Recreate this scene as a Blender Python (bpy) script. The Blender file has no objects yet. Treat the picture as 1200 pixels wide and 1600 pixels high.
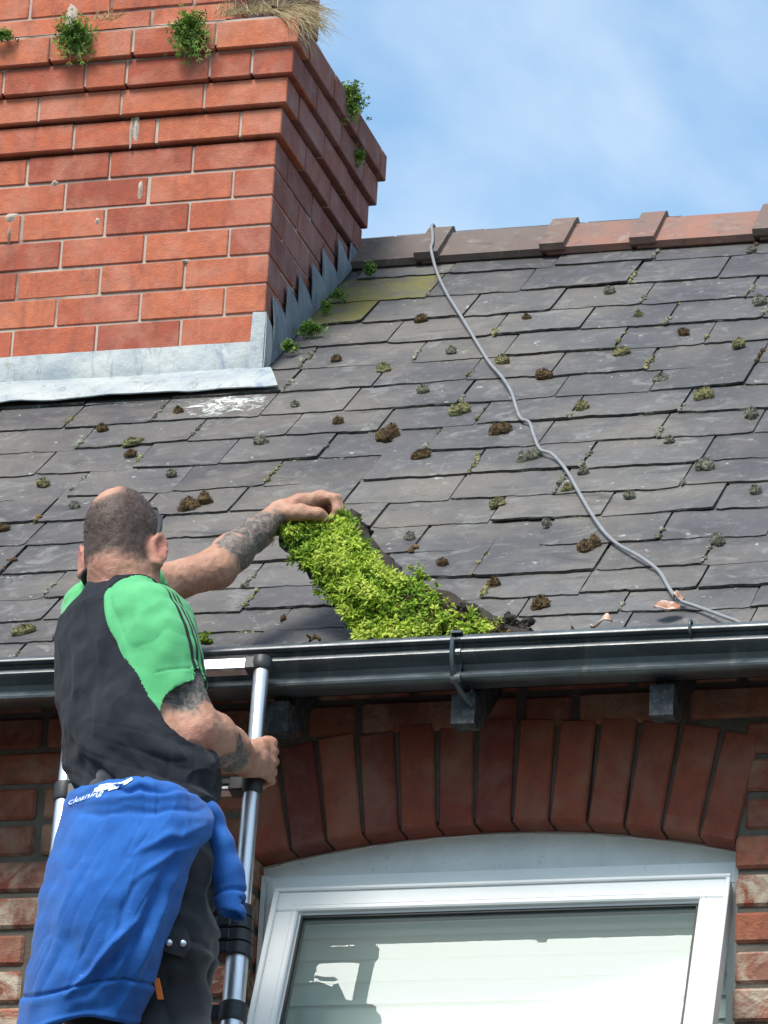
import bpy, math, random
import numpy as np
from mathutils import Vector, Matrix

rng = np.random.default_rng(7)
random.seed(7)
SC = bpy.context.scene
COL = SC.collection
V3 = lambda *a: np.array(a, float)

# ---------------------------------------------------------------- camera
YAW, PITCH, ROLL, FPX = math.radians(16.6955), math.radians(21.4446), math.radians(3.116), 7339.3
CAM = V3(2.752, -8.713, 1.6)
FW = V3(-math.sin(YAW) * math.cos(PITCH), math.cos(YAW) * math.cos(PITCH), math.sin(PITCH))
_r0 = V3(math.cos(YAW), math.sin(YAW), 0)
_u0 = np.cross(_r0, FW)
RT = math.cos(ROLL) * _r0 + math.sin(ROLL) * _u0
UP = -math.sin(ROLL) * _r0 + math.cos(ROLL) * _u0
cd = bpy.data.cameras.new('camera')
cam = bpy.data.objects.new('camera', cd)
COL.objects.link(cam)
cd.sensor_fit = 'VERTICAL'
cd.sensor_height = 36
cd.lens = FPX / 1600 * 36
cd.clip_start = 0.1
cd.clip_end = 5000
cam.matrix_world = Matrix(((RT[0], UP[0], -FW[0], CAM[0]), (RT[1], UP[1], -FW[1], CAM[1]),
                           (RT[2], UP[2], -FW[2], CAM[2]), (0, 0, 0, 1)))
SC.camera = cam

# ---------------------------------------------------------------- sky, sun, exposure
SUN_EL, SUN_AZ = 53.0, 16.0          # elevation; degrees to the left of the facade's normal
SUN_STRENGTH, SUN_ANGLE = 4.6, 22.0
SKY_STRENGTH = 0.062
EXPOSURE = 0.22
sv = V3(-math.sin(math.radians(SUN_AZ)) * math.cos(math.radians(SUN_EL)),
        -math.cos(math.radians(SUN_AZ)) * math.cos(math.radians(SUN_EL)), math.sin(math.radians(SUN_EL)))
sl = bpy.data.lights.new('sun', 'SUN')
sl.energy = SUN_STRENGTH
sl.angle = math.radians(SUN_ANGLE)
sl.color = (1.0, 0.955, 0.89)
so = bpy.data.objects.new('sun', sl)
COL.objects.link(so)
so.rotation_euler = Vector(sv).to_track_quat('Z', 'Y').to_euler()
so.location = (-3, -8, 12)

W = bpy.data.worlds.new('World')
SC.world = W
W.use_nodes = True
nt = W.node_tree
nt.nodes.clear()
wo = nt.nodes.new('ShaderNodeOutputWorld')
bg = nt.nodes.new('ShaderNodeBackground')
sky = nt.nodes.new('ShaderNodeTexSky')
sky.sky_type = 'NISHITA'
sky.sun_disc = False
sky.sun_elevation = math.radians(SUN_EL)
sky.sun_rotation = math.atan2(sv[0], sv[1])
tc = nt.nodes.new('ShaderNodeTexCoord')
mp = nt.nodes.new('ShaderNodeMapping')
mp.inputs['Scale'].default_value = (1.0, 1.0, 1.5)
mp.inputs['Location'].default_value = (0.33, 0.12, 0.24)
nz = nt.nodes.new('ShaderNodeTexNoise')
nz.inputs['Scale'].default_value = 5.5
nz.inputs['Detail'].default_value = 7
nz.inputs['Roughness'].default_value = 0.5
nz.inputs['Distortion'].default_value = 0.4
cr = nt.nodes.new('ShaderNodeValToRGB')
cr.color_ramp.elements[0].position = 0.36
cr.color_ramp.elements[0].color = (0, 0, 0, 1)
cr.color_ramp.elements[1].position = 0.60
cr.color_ramp.elements[1].color = (1, 1, 1, 1)
mx = nt.nodes.new('ShaderNodeMix')
mx.data_type = 'RGBA'
mx.inputs[7].default_value = (12.5, 14.2, 16.0, 1)
L_ = nt.links.new
L_(tc.outputs['Generated'], mp.inputs['Vector'])
L_(mp.outputs['Vector'], nz.inputs['Vector'])
L_(nz.outputs['Fac'], cr.inputs['Fac'])
ml = nt.nodes.new('ShaderNodeMath')
ml.operation = 'MULTIPLY_ADD'
ml.inputs[1].default_value = 0.76
ml.inputs[2].default_value = 0.10
L_(cr.outputs['Color'], ml.inputs[0])
L_(ml.outputs[0], mx.inputs[0])
hs = nt.nodes.new('ShaderNodeHueSaturation')
hs.inputs['Saturation'].default_value = 1.05
hs.inputs['Value'].default_value = 2.5
L_(sky.outputs['Color'], hs.inputs['Color'])
tn = nt.nodes.new('ShaderNodeMix')
tn.data_type = 'RGBA'
tn.blend_type = 'MULTIPLY'
tn.inputs[0].default_value = 1.0
tn.inputs[7].default_value = (0.80, 1.28, 1.36, 1)
L_(hs.outputs['Color'], tn.inputs[6])
L_(tn.outputs[2], mx.inputs[6])
L_(mx.outputs[2], bg.inputs['Color'])
bg.inputs['Strength'].default_value = SKY_STRENGTH
L_(bg.outputs[0], wo.inputs['Surface'])
SC.view_settings.view_transform = 'Standard'
SC.view_settings.look = 'None'
SC.view_settings.exposure = EXPOSURE
SC.view_settings.gamma = 1

# ---------------------------------------------------------------- measuring helpers
def ray(px, py):
    return FW + RT * (px - 600) / FPX - UP * (py - 800) / FPX
def at_y(px, py, Y):
    d = ray(px, py)
    return CAM + d * (Y - CAM[1]) / d[1]
def at_plane(px, py, p0, n):
    d = ray(px, py)
    return CAM + d * np.dot(p0 - CAM, n) / np.dot(d, n)
TH = math.radians(41)
E0 = V3(0, -0.19, at_y(600, 1003, -0.27)[2])
SL, NR = V3(0, math.cos(TH), math.sin(TH)), V3(0, -math.sin(TH), math.cos(TH))
def rp(x, s, h=0.0):
    return E0 + V3(x, 0, 0) + s * SL + h * NR
def at_roof(px, py, h=0.012):
    return at_plane(px, py, E0 + h * NR, NR)
def roof_xs(px, py, h=0.012):
    p = at_roof(px, py, h)
    return p[0], (p - E0) @ SL

def hash3(i, j, k):
    n = (i * 374761393 + j * 668265263 + k * 1274126177) & 0x7fffffff
    n = ((n ^ (n >> 13)) * 1274126177) & 0x7fffffff
    return ((n ^ (n >> 16)) & 0xffff) / 65535.0
def vnoise(P, scale=1.0, seed=0):
    P = np.asarray(P, float) * scale + seed * 17.31
    I = np.floor(P).astype(np.int64)
    f = P - I
    f = f * f * (3 - 2 * f)
    r = 0
    for dx in (0, 1):
        for dy in (0, 1):
            for dz in (0, 1):
                w = (f[:, 0] if dx else 1 - f[:, 0]) * (f[:, 1] if dy else 1 - f[:, 1]) * (f[:, 2] if dz else 1 - f[:, 2])
                r = r + w * hash3(I[:, 0] + dx, I[:, 1] + dy, I[:, 2] + dz)
    return r * 2 - 1

# ---------------------------------------------------------------- mesh building
class MB:
    def __init__(s):
        s.v, s.f, s.m, s.a, s.b = [], [], [], [], []
    def add(s, verts, faces, mi=0, a=0.5, b=0.0):
        o = len(s.v)
        s.v += [tuple(map(float, p)) for p in verts]
        for f in faces:
            s.f.append(tuple(o + i for i in f))
            s.m.append(mi)
            s.a.append(a)
            s.b.append(b)
    def box(s, x0, x1, y0, y1, z0, z1, mi=0, a=0.5):
        v = [(x, y, z) for x in (x0, x1) for y in (y0, y1) for z in (z0, z1)]
        s.add(v, [(0, 1, 3, 2), (4, 6, 7, 5), (0, 4, 5, 1), (2, 3, 7, 6), (0, 2, 6, 4), (1, 5, 7, 3)], mi, a)
    def obox(s, c, ax, ay, az, mi=0, a=0.5, b=0.0, ch=0.0):
        # oriented box about centre c, half vectors ax, ay, az
        c, ax, ay, az = (np.asarray(q, float) for q in (c, ax, ay, az))
        if ch <= 0:
            v = [c + i * ax + j * ay + k * az for i in (-1, 1) for j in (-1, 1) for k in (-1, 1)]
            s.add(v, [(0, 1, 3, 2), (4, 6, 7, 5), (0, 4, 5, 1), (2, 3, 7, 6), (0, 2, 6, 4), (1, 5, 7, 3)], mi, a, b)
            return
        ls = [np.linalg.norm(q) for q in (ax, ay, az)]
        t = [1 - min(ch / l, 0.6) for l in ls]
        v, idx = [], {}
        for i in (-1, 1):
            for j in (-1, 1):
                for k in (-1, 1):
                    for d in range(3):
                        q = [i * t[0], j * t[1], k * t[2]]
                        q[d] = (i, j, k)[d]
                        idx[(i, j, k, d)] = len(v)
                        v.append(c + q[0] * ax + q[1] * ay + q[2] * az)
        F = []
        for d in range(3):
            e = [x for x in range(3) if x != d]
            for sg in (-1, 1):
                q = []
                for (u, w) in ((-1, -1), (1, -1), (1, 1), (-1, 1)):
                    k3 = [0, 0, 0]
                    k3[d], k3[e[0]], k3[e[1]] = sg, u, w
                    q.append(idx[(*k3, d)])
                F.append(q)
            for u in (-1, 1):
                for w in (-1, 1):
                    lo, hi = [0, 0, 0], [0, 0, 0]
                    lo[e[0]] = hi[e[0]] = u
                    lo[e[1]] = hi[e[1]] = w
                    lo[d], hi[d] = -1, 1
                    F.append((idx[(*lo, e[0])], idx[(*hi, e[0])], idx[(*hi, e[1])], idx[(*lo, e[1])]))
        for i in (-1, 1):
            for j in (-1, 1):
                for k in (-1, 1):
                    F.append((idx[(i, j, k, 0)], idx[(i, j, k, 1)], idx[(i, j, k, 2)]))
        s.add(v, F, mi, a, b)
    def tube(s, pts, rad, n=12, mi=0, caps=True, a=0.5, b=0.0):
        pts = [np.asarray(p, float) for p in pts]
        rad = [rad] * len(pts) if np.isscalar(rad) else list(rad)
        up, V, F = None, [], []
        for i, p in enumerate(pts):
            t = pts[min(i + 1, len(pts) - 1)] - pts[max(i - 1, 0)]
            t = t / (np.linalg.norm(t) + 1e-12)
            if up is None:
                up = V3(1, 0, 0) if abs(t[0]) < 0.8 else V3(0, 0, 1)
            up = up - t * (up @ t)
            up = up / np.linalg.norm(up)
            w = np.cross(t, up)
            for k in range(n):
                an = 2 * math.pi * k / n
                V.append(p + rad[i] * (math.cos(an) * up + math.sin(an) * w))
        for i in range(len(pts) - 1):
            for k in range(n):
                k2 = (k + 1) % n
                F.append((i * n + k, i * n + k2, (i + 1) * n + k2, (i + 1) * n + k))
        if caps:
            F.append(tuple(range(n - 1, -1, -1)))
            F.append(tuple((len(pts) - 1) * n + k for k in range(n)))
        s.add(V, F, mi, a, b)
    def extrude_x(s, prof, x0, x1, mi=0, a=0.5, nx=1, wob=0.0, closed=True):
        # prof: (y,z) outline, swept along x
        n, V, F = len(prof), [], []
        for i in range(nx + 1):
            x = x0 + (x1 - x0) * i / nx
            dy, dz = (wob * math.sin(x * 2.1 + 1), wob * math.sin(x * 3.3)) if wob else (0, 0)
            V += [(x, y + dy, z + dz) for y, z in prof]
        for i in range(nx):
            for k in range(n if closed else n - 1):
                k2 = (k + 1) % n
                F.append((i * n + k, (i + 1) * n + k, (i + 1) * n + k2, i * n + k2))
        if closed:
            F.append(tuple(range(n)))
            F.append(tuple(nx * n + k for k in range(n - 1, -1, -1)))
        s.add(V, F, mi, a)

ORG = {}
def link(name, me, parent=None, loc=None):
    o = bpy.data.objects.new(name, me)
    COL.objects.link(o)
    if parent is not None:
        o.parent = parent
        ORG[o.name] = ORG[parent.name]
    else:
        l = V3(0, 0, 0) if loc is None else np.asarray(loc, float)
        o.location = l
        ORG[o.name] = l
    return o
def tag(o, label=None, cat=None, group=None, kind=None):
    if label: o['label'] = label
    if cat: o['category'] = cat
    if group: o['group'] = group
    if kind: o['kind'] = kind
    return o
def empty(name, loc, label, cat, group=None):
    o = bpy.data.objects.new(name, None)
    COL.objects.link(o)
    o.location = loc
    o.empty_display_size = 0.1
    ORG[o.name] = np.asarray(loc, float)
    return tag(o, label, cat, group)
def mesh_obj(name, verts, faces, mats, parent=None, loc=None, smooth=False, mi=None, a=None, b=None, norm=True, ang=None):
    base = ORG[parent.name] if parent is not None else (V3(0, 0, 0) if loc is None else np.asarray(loc, float))
    verts = np.asarray(verts, float) - base
    me = bpy.data.meshes.new(name)
    me.from_pydata(verts.tolist(), [], [tuple(int(i) for i in f) for f in faces])
    for m in (mats if isinstance(mats, (list, tuple)) else [mats]):
        me.materials.append(m)
    if mi is not None:
        me.polygons.foreach_set('material_index', np.asarray(mi, np.int32))
    if a is not None:
        at = me.attributes.new('rnd', 'FLOAT', 'FACE')
        at.data.foreach_set('value', np.asarray(a, np.float32))
    if b is not None:
        at = me.attributes.new('aux', 'FLOAT', 'FACE')
        at.data.foreach_set('value', np.asarray(b, np.float32))
    me.update()
    if norm:
        import bmesh
        bm = bmesh.new()
        bm.from_mesh(me)
        bmesh.ops.recalc_face_normals(bm, faces=bm.faces)
        bm.to_mesh(me)
        bm.free()
    if smooth:
        me.polygons.foreach_set('use_smooth', [True] * len(me.polygons))
        if ang:
            me.set_sharp_from_angle(angle=math.radians(ang))
    me.update()
    return link(name, me, parent, loc)
def build(mb, name, mats, parent=None, loc=None, smooth=False, ang=None, norm=True):
    return mesh_obj(name, mb.v, mb.f, mats, parent, loc, smooth, mb.m, mb.a, mb.b, norm, ang)

# ---------------------------------------------------------------- signed-distance modelling (bodies, cloth)
class SDF:
    def __init__(s, lo, hi, res):
        s.lo, s.res = np.asarray(lo, float), res
        s.n = np.ceil((np.asarray(hi, float) - s.lo) / res).astype(int) + 1
        s.g = np.ones(tuple(s.n), np.float32)
    def _sl(s, lo, hi):
        a = np.clip(np.floor((lo - s.lo) / s.res).astype(int), 0, s.n - 1)
        b = np.clip(np.ceil((hi - s.lo) / s.res).astype(int) + 1, 1, s.n)
        sl = tuple(slice(a[i], b[i]) for i in range(3))
        ax = [s.lo[i] + s.res * np.arange(a[i], b[i]) for i in range(3)]
        return sl, np.stack(np.meshgrid(*ax, indexing='ij'), -1)
    def put(s, lo, hi, fn, k=0.01, op='u'):
        m = 0.03 + k
        sl, P = s._sl(np.asarray(lo) - m, np.asarray(hi) + m)
        if min(P.shape[:3]) == 0:
            return
        d = fn(P).astype(np.float32)
        g = s.g[sl]
        if op == 'u':
            h = np.maximum(k - np.abs(g - d), 0) / k
            s.g[sl] = np.minimum(g, d) - h * h * k * 0.25
        elif op == 's':
            h = np.maximum(k - np.abs(g + d), 0) / k
            s.g[sl] = np.maximum(g, -d) + h * h * k * 0.25
    def cone(s, a, b, ra, rb, k=0.01, op='u', flat=None):
        a, b = np.asarray(a, float), np.asarray(b, float)
        ab = b - a
        L2 = max(ab @ ab, 1e-9)
        def fn(P):
            q = P - a
            t = np.clip(q @ ab / L2, 0, 1)
            w = q - t[..., None] * ab
            if flat is not None:       # flat = (axis, factor): squash across an axis
                ax, fac = flat
                w = w + ((w @ ax) * (fac - 1))[..., None] * ax
            return np.sqrt((w * w).sum(-1)) - (ra + (rb - ra) * t)
        r = max(ra, rb)
        s.put(np.minimum(a, b) - r, np.maximum(a, b) + r, fn, k, op)
    def chain(s, pts, rad, k=0.01):
        for i in range(len(pts) - 1):
            s.cone(pts[i], pts[i + 1], rad[i], rad[i + 1], k)
    def ell(s, c, axes, k=0.01, op='u'):
        # axes: three half-axis vectors (orthogonal)
        c = np.asarray(c, float)
        A = [np.asarray(q, float) for q in axes]
        ls = [np.linalg.norm(q) for q in A]
        U = [q / l for q, l in zip(A, ls)]
        def fn(P):
            q = P - c
            u = [q @ U[i] / ls[i] for i in range(3)]
            k0 = np.sqrt(u[0] ** 2 + u[1] ** 2 + u[2] ** 2) + 1e-9
            k1 = np.sqrt((u[0] / ls[0]) ** 2 + (u[1] / ls[1]) ** 2 + (u[2] / ls[2]) ** 2) + 1e-9
            return k0 * (k0 - 1) / k1
        ext = np.sqrt(sum(q * q for q in A))
        s.put(c - ext, c + ext, fn, k, op)
    def loft(s, secs, yaw, k=0.01):
        # secs: (centre xyz, half width a, half depth b), bottom to top; yaw turns the facing from +y towards +x
        secs = sorted(secs, key=lambda q: q[0][2])
        zs = np.array([q[0][2] for q in secs])
        rv, fv = V3(math.cos(yaw), -math.sin(yaw), 0), V3(math.sin(yaw), math.cos(yaw), 0)
        col = lambda f: np.array([f(q) for q in secs])
        X, Y, A, B = col(lambda q: q[0][0]), col(lambda q: q[0][1]), col(lambda q: q[1]), col(lambda q: q[2])
        def fn(P):
            z = P[..., 2]
            zz = np.clip(z, zs[0], zs[-1])
            cx, cy, a, b = (np.interp(zz, zs, q) for q in (X, Y, A, B))
            dx, dy = P[..., 0] - cx, P[..., 1] - cy
            u, w = (dx * rv[0] + dy * rv[1]) / a, (dx * fv[0] + dy * fv[1]) / b
            k0 = (np.abs(u) ** 2.3 + np.abs(w) ** 2.3) ** (1 / 2.3)
            d = (k0 - 1) * np.minimum(a, b)
            e = np.maximum(zs[0] - z, z - zs[-1])
            return np.where(e > 0, np.sqrt(np.maximum(d, 0) ** 2 + e ** 2), d)
        r = max(A.max(), B.max())
        s.put((X.min() - r, Y.min() - r, zs[0]), (X.max() + r, Y.max() + r, zs[-1]), fn, k)
    def mesh(s):
        g = s.g
        S = g < 0
        n = np.array(g.shape)
        c = [S[dx:n[0] - 1 + dx, dy:n[1] - 1 + dy, dz:n[2] - 1 + dz] for dx in (0, 1) for dy in (0, 1) for dz in (0, 1)]
        cnt = sum(q.astype(np.int8) for q in c)
        act = (cnt > 0) & (cnt < 8)
        I = np.argwhere(act)
        vid = -np.ones(act.shape, np.int64)
        vid[tuple(I.T)] = np.arange(len(I))
        acc, num = np.zeros((len(I), 3)), np.zeros(len(I))
        for d in range(3):
            o = [q for q in range(3) if q != d]
            for u in (0, 1):
                for w in (0, 1):
                    p0 = np.zeros(3, int); p0[o[0]] = u; p0[o[1]] = w
                    p1 = p0.copy(); p1[d] = 1
                    a, b = g[tuple((I + p0).T)], g[tuple((I + p1).T)]
                    x = (a < 0) != (b < 0)
                    t = np.where(x, a / np.where(x, a - b, 1), 0)
                    q = np.tile(p0.astype(float), (len(I), 1)); q[:, d] += t
                    acc[x] += q[x]; num += x
        V = s.lo + s.res * (I + acc / num[:, None])
        F = []
        for d in range(3):
            o = [q for q in range(3) if q != d]
            sl0 = [slice(1, n[q] - 1) for q in range(3)]; sl1 = list(sl0)
            sl0[d] = slice(0, n[d] - 1); sl1[d] = slice(1, n[d])
            A, B = S[tuple(sl0)], S[tuple(sl1)]
            for sg in (0, 1):
                J = np.argwhere(A & ~B if sg == 0 else B & ~A)
                off = np.ones(3, int); off[d] = 0
                J = J + off
                e0, e1 = np.zeros(3, int), np.zeros(3, int)
                e0[o[0]] = 1; e1[o[1]] = 1
                q = [vid[tuple((J - x).T)] for x in (0 * e0, e0, e0 + e1, e1)]
                Q = np.stack(q, 1)
                if (sg == 0) == (d == 1):
                    Q = Q[:, ::-1]
                F.append(Q)
        return V, np.concatenate(F)
def normals(V, F):
    n = np.cross(V[F[:, 2]] - V[F[:, 0]], V[F[:, 3]] - V[F[:, 1]])
    N = np.zeros_like(V)
    for k in range(4):
        np.add.at(N, F[:, k], n)
    return N / (np.linalg.norm(N, axis=1, keepdims=True) + 1e-12)
def relax(V, F, it=2, lam=0.5):
    for _ in range(it):
        A, c = np.zeros_like(V), np.zeros(len(V))
        for k in range(4):
            for d in (1, 3):
                np.add.at(A, F[:, k], V[F[:, (k + d) % 4]])
                np.add.at(c, F[:, k], 1)
        V = V + lam * (A / c[:, None] - V)
    return V

# ---------------------------------------------------------------- materials
def lin(r, g, b):
    f = lambda c: (c / 255 / 12.92) if c / 255 <= 0.04045 else ((c / 255 + 0.055) / 1.055) ** 2.4
    return (f(r), f(g), f(b), 1)
class MT:
    def __init__(s, name, rough=0.8, metal=0.0, spec=0.5):
        s.m = bpy.data.materials.new(name)
        s.m.use_nodes = True
        s.t = s.m.node_tree
        s.p = s.t.nodes['Principled BSDF']
        s.out = s.t.nodes['Material Output']
        s.p.inputs['Roughness'].default_value = rough
        s.p.inputs['Metallic'].default_value = metal
        s.p.inputs['Specular IOR Level'].default_value = spec
        s.tc = s.t.nodes.new('ShaderNodeTexCoord').outputs['Object']
    def n(s, t): return s.t.nodes.new(t)
    def l(s, a, b): s.t.links.new(a, b)
    def put(s, sock, v):
        if hasattr(v, 'is_linked') or hasattr(v, 'links'): s.l(v, sock)
        elif isinstance(v, (tuple, list)) and len(v) == 3 and sock.type == 'RGBA': sock.default_value = (*v, 1)
        else: sock.default_value = v
    def noise(s, scale, detail=4, rough=0.55, dist=0.0, vec=None, out='Fac'):
        x = s.n('ShaderNodeTexNoise')
        x.inputs['Scale'].default_value = scale
        x.inputs['Detail'].default_value = detail
        x.inputs['Roughness'].default_value = rough
        x.inputs['Distortion'].default_value = dist
        s.l(vec or s.tc, x.inputs['Vector'])
        return x.outputs[out]
    def mapv(s, scale=(1, 1, 1), rot=(0, 0, 0), loc=(0, 0, 0)):
        x = s.n('ShaderNodeMapping')
        x.inputs['Scale'].default_value = scale
        x.inputs['Rotation'].default_value = rot
        x.inputs['Location'].default_value = loc
        s.l(s.tc, x.inputs['Vector'])
        return x.outputs[0]
    def attr(s, name):
        x = s.n('ShaderNodeAttribute')
        x.attribute_name = name
        return x.outputs['Fac']
    def ramp(s, fac, stops, interp='LINEAR'):
        x = s.n('ShaderNodeValToRGB')
        cr = x.color_ramp
        cr.interpolation = interp
        while len(cr.elements) < len(stops): cr.elements.new(0.5)
        for e, (p, c) in zip(cr.elements, stops):
            e.position = p
            e.color = (c, c, c, 1) if np.isscalar(c) else (*c[:3], 1)
        s.put(x.inputs['Fac'], fac)
        return x.outputs['Color']
    def mix(s, fac, a, b, mode='MIX'):
        x = s.n('ShaderNodeMix')
        x.data_type = 'RGBA'
        x.blend_type = mode
        s.put(x.inputs[0], fac); s.put(x.inputs[6], a); s.put(x.inputs[7], b)
        return x.outputs[2]
    def math(s, op, a, b=0.0, c=0.0):
        x = s.n('ShaderNodeMath')
        x.operation = op
        s.put(x.inputs[0], a); s.put(x.inputs[1], b); s.put(x.inputs[2], c)
        return x.outputs[0]
    def dist(s, c):
        x = s.n('ShaderNodeVectorMath')
        x.operation = 'DISTANCE'
        s.l(s.tc, x.inputs[0])
        x.inputs[1].default_value = tuple(c)
        return x.outputs['Value']
    def dot(s, v):
        x = s.n('ShaderNodeVectorMath')
        x.operation = 'DOT_PRODUCT'
        s.l(s.tc, x.inputs[0])
        x.inputs[1].default_value = tuple(v)
        return x.outputs['Value']
    def bump(s, h, strength=0.5, dist=0.002):
        x = s.n('ShaderNodeBump')
        x.inputs['Strength'].default_value = strength
        x.inputs['Distance'].default_value = dist
        s.put(x.inputs['Height'], h)
        s.l(x.outputs[0], s.p.inputs['Normal'])
    def color(s, c):
        s.put(s.p.inputs['Base Color'], c)
        return s.m

def brick_mat(name, stops, soot, pale, mottled=False):
    t = MT(name, 0.85, spec=0.25)
    c = t.ramp(t.attr('rnd'), stops)
    c = t.mix(t.ramp(t.noise(28, 6, 0.7), [(0.38, 0.0), (0.68, 0.75)]), c, t.mix(0.55, c, soot))
    c = t.mix(t.ramp(t.noise(16, 6, 0.7, 0.4, t.mapv((1.6, 1.6, 0.35), loc=(2, 5, 1))), [(0.52, 0.0), (0.72, 0.55)]), c, soot)
    c = t.mix(t.ramp(t.noise(9, 4, 0.6, 0.3), [(0.45, 0), (0.70, 0.75)]), c, t.mix(0.7, c, pale))
    c = t.mix(t.ramp(t.noise(120, 4, 0.75, 0, t.mapv(loc=(4, 4, 4))), [(0.66, 0), (0.72, 0.5)]), c, pale)
    c = t.mix(t.ramp(t.noise(160, 3, 0.7), [(0.6, 0), (0.72, 0.35)]), c, soot)
    if mottled:
        pm = t.ramp(t.noise(13, 6, 0.7, 0.9), [(0.44, 0.0), (0.60, 0.85)])
        pm = t.math('MULTIPLY', pm, t.ramp(t.attr('aux'), [(0.2, 0.0), (0.75, 1.0)]))
        c = t.mix(pm, c, t.mix(t.noise(60, 4), (0.46, 0.39, 0.29), (0.62, 0.54, 0.42)))
        dm = t.ramp(t.noise(7, 5, 0.65, 0.5), [(0.5, 0.0), (0.7, 0.7)])
        c = t.mix(dm, c, soot)
    t.bump(t.math('ADD', t.noise(70, 6, 0.7), t.math('MULTIPLY', t.noise(300, 2), 0.4)), 0.8, 0.006 if mottled else 0.0035)
    return t.color(c)
M = {}
M['chimney_brick'] = brick_mat('smooth_red_brick', [(0, (0.33, 0.080, 0.046)), (0.5, (0.46, 0.122, 0.062)), (1, (0.52, 0.160, 0.080))],
                               (0.15, 0.055, 0.045), (0.52, 0.24, 0.17))
M['shaded_brick'] = brick_mat('shaded_red_brick', [(0, (0.21, 0.082, 0.068)), (0.5, (0.26, 0.098, 0.080)), (1, (0.31, 0.125, 0.10))],
                            (0.085, 0.050, 0.05), (0.32, 0.22, 0.21))  # for the chimney's right face: its shade is painted into the brick colour
M['wall_brick'] = brick_mat('weathered_brick', [(0, (0.20, 0.055, 0.034)), (0.5, (0.31, 0.085, 0.045)), (1, (0.38, 0.14, 0.075))],
                            (0.10, 0.05, 0.04), (0.42, 0.27, 0.19), True)
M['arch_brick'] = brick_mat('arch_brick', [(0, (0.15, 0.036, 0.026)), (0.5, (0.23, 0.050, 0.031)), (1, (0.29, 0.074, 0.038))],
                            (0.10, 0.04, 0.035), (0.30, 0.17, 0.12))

t = MT('pale_mortar', 0.95, spec=0.1)
c = t.mix(t.noise(11, 5, 0.6), (0.32, 0.23, 0.18), (0.56, 0.49, 0.42))
c = t.mix(t.ramp(t.noise(3.2, 4, 0.6), [(0.54, 0), (0.66, 0.95)]), c, (0.15, 0.075, 0.06))
t.bump(t.noise(120, 5, 0.7), 0.7, 0.003)
M['mortar'] = t.color(c)
t = MT('old_mortar', 0.95, spec=0.1)
t.bump(t.noise(90, 6, 0.7), 0.9, 0.005)
M['old_mortar'] = t.color(t.mix(t.noise(17, 5, 0.65), (0.045, 0.037, 0.031), (0.21, 0.18, 0.145)))
t = MT('dark_mortar', 0.95, spec=0.1)
t.bump(t.noise(90, 6, 0.7), 0.9, 0.005)
M['arch_mortar'] = t.color(t.mix(t.noise(30, 5, 0.65), (0.02, 0.017, 0.015), (0.075, 0.06, 0.05)))  # arch joints: mortar darker than the wall's

# slate: each slate its own tone, rubbed pale edges, algae and lichen
roof_c = at_roof(352, 630)
t = MT('slate', 0.62, spec=0.35)
c = t.ramp(t.attr('rnd'), [(0, (0.066, 0.062, 0.066)), (0.35, (0.092, 0.087, 0.091)), (0.7, (0.106, 0.099, 0.098)), (1, (0.140, 0.132, 0.127))])
st = t.mapv((1.4, 0.5, 0.5))
c = t.mix(t.ramp(t.noise(3.0, 6, 0.62, 0.6), [(0.40, 0), (0.66, 0.85)]), c, (0.170, 0.146, 0.120))
c = t.mix(t.ramp(t.noise(1.6, 4, 0.6), [(0.44, 0), (0.62, 0.85)]), c, (0.060, 0.057, 0.063))
c = t.mix(t.ramp(t.noise(24, 5, 0.7), [(0.52, 0), (0.78, 0.5)]), c, (0.225, 0.216, 0.20))
c = t.mix(t.ramp(t.noise(60, 4, 0.7), [(0.62, 0), (0.70, 0.75)]), c, (0.05, 0.048, 0.042))
c = t.mix(t.ramp(t.noise(11, 6, 0.72, 1.0, t.mapv((1, 1, 1), loc=(9, 2, 5))), [(0.55, 0), (0.66, 0.7)]), c, (0.20, 0.195, 0.185))
c = t.mix(t.ramp(t.noise(5, 7, 0.75, 0.8, t.mapv((0.6, 2.2, 2.2), loc=(1, 8, 5))), [(0.56, 0), (0.66, 0.8)]), c, (0.055, 0.052, 0.052))
c = t.mix(t.ramp(t.noise(38, 3, 0.6, 0.6, t.mapv(loc=(7, 3, 1))), [(0.69, 0), (0.71, 0.8)]), c, (0.36, 0.36, 0.31))
aux = t.attr('aux')
alg = t.ramp(aux, [(0.10, 0.0), (0.13, 1.0), (0.27, 1.0), (0.30, 0.0)])
c = t.mix(t.math('MULTIPLY', alg, t.ramp(t.noise(9, 4, 0.6), [(0.35, 0.2), (0.6, 0.95)])), c, (0.165, 0.150, 0.032))
LICP = t.dist(roof_c - V3(0.4, 0, 0))
lic = t.ramp(aux, [(0.40, 0.0), (0.43, 1.0), (0.57, 1.0), (0.60, 0.0)])
lm = t.math('SUBTRACT', t.noise(30, 6, 0.75, 1.2), t.math('MULTIPLY', t.math('MAXIMUM', t.math('SUBTRACT', LICP, 0.035), 0.0), 1.6))
c = t.mix(t.math('MULTIPLY', lic, t.ramp(lm, [(0.44, 0), (0.50, 0.5), (0.54, 0.95)])), c, (0.60, 0.61, 0.57))
edge = t.ramp(aux, [(0.85, 0.0), (0.95, 1.0)])
c = t.mix(edge, c, t.ramp(t.noise(26, 5, 0.7), [(0.40, (0.022, 0.021, 0.020)), (0.56, (0.07, 0.065, 0.058)), (0.66, (0.24, 0.23, 0.20))]))
t.bump(t.math('ADD', t.noise(14, 7, 0.68, 0.8), t.math('MULTIPLY', t.noise(75, 5, 0.75), 0.5)), 0.95, 0.009)
M['slate'] = t.color(c)

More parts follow.
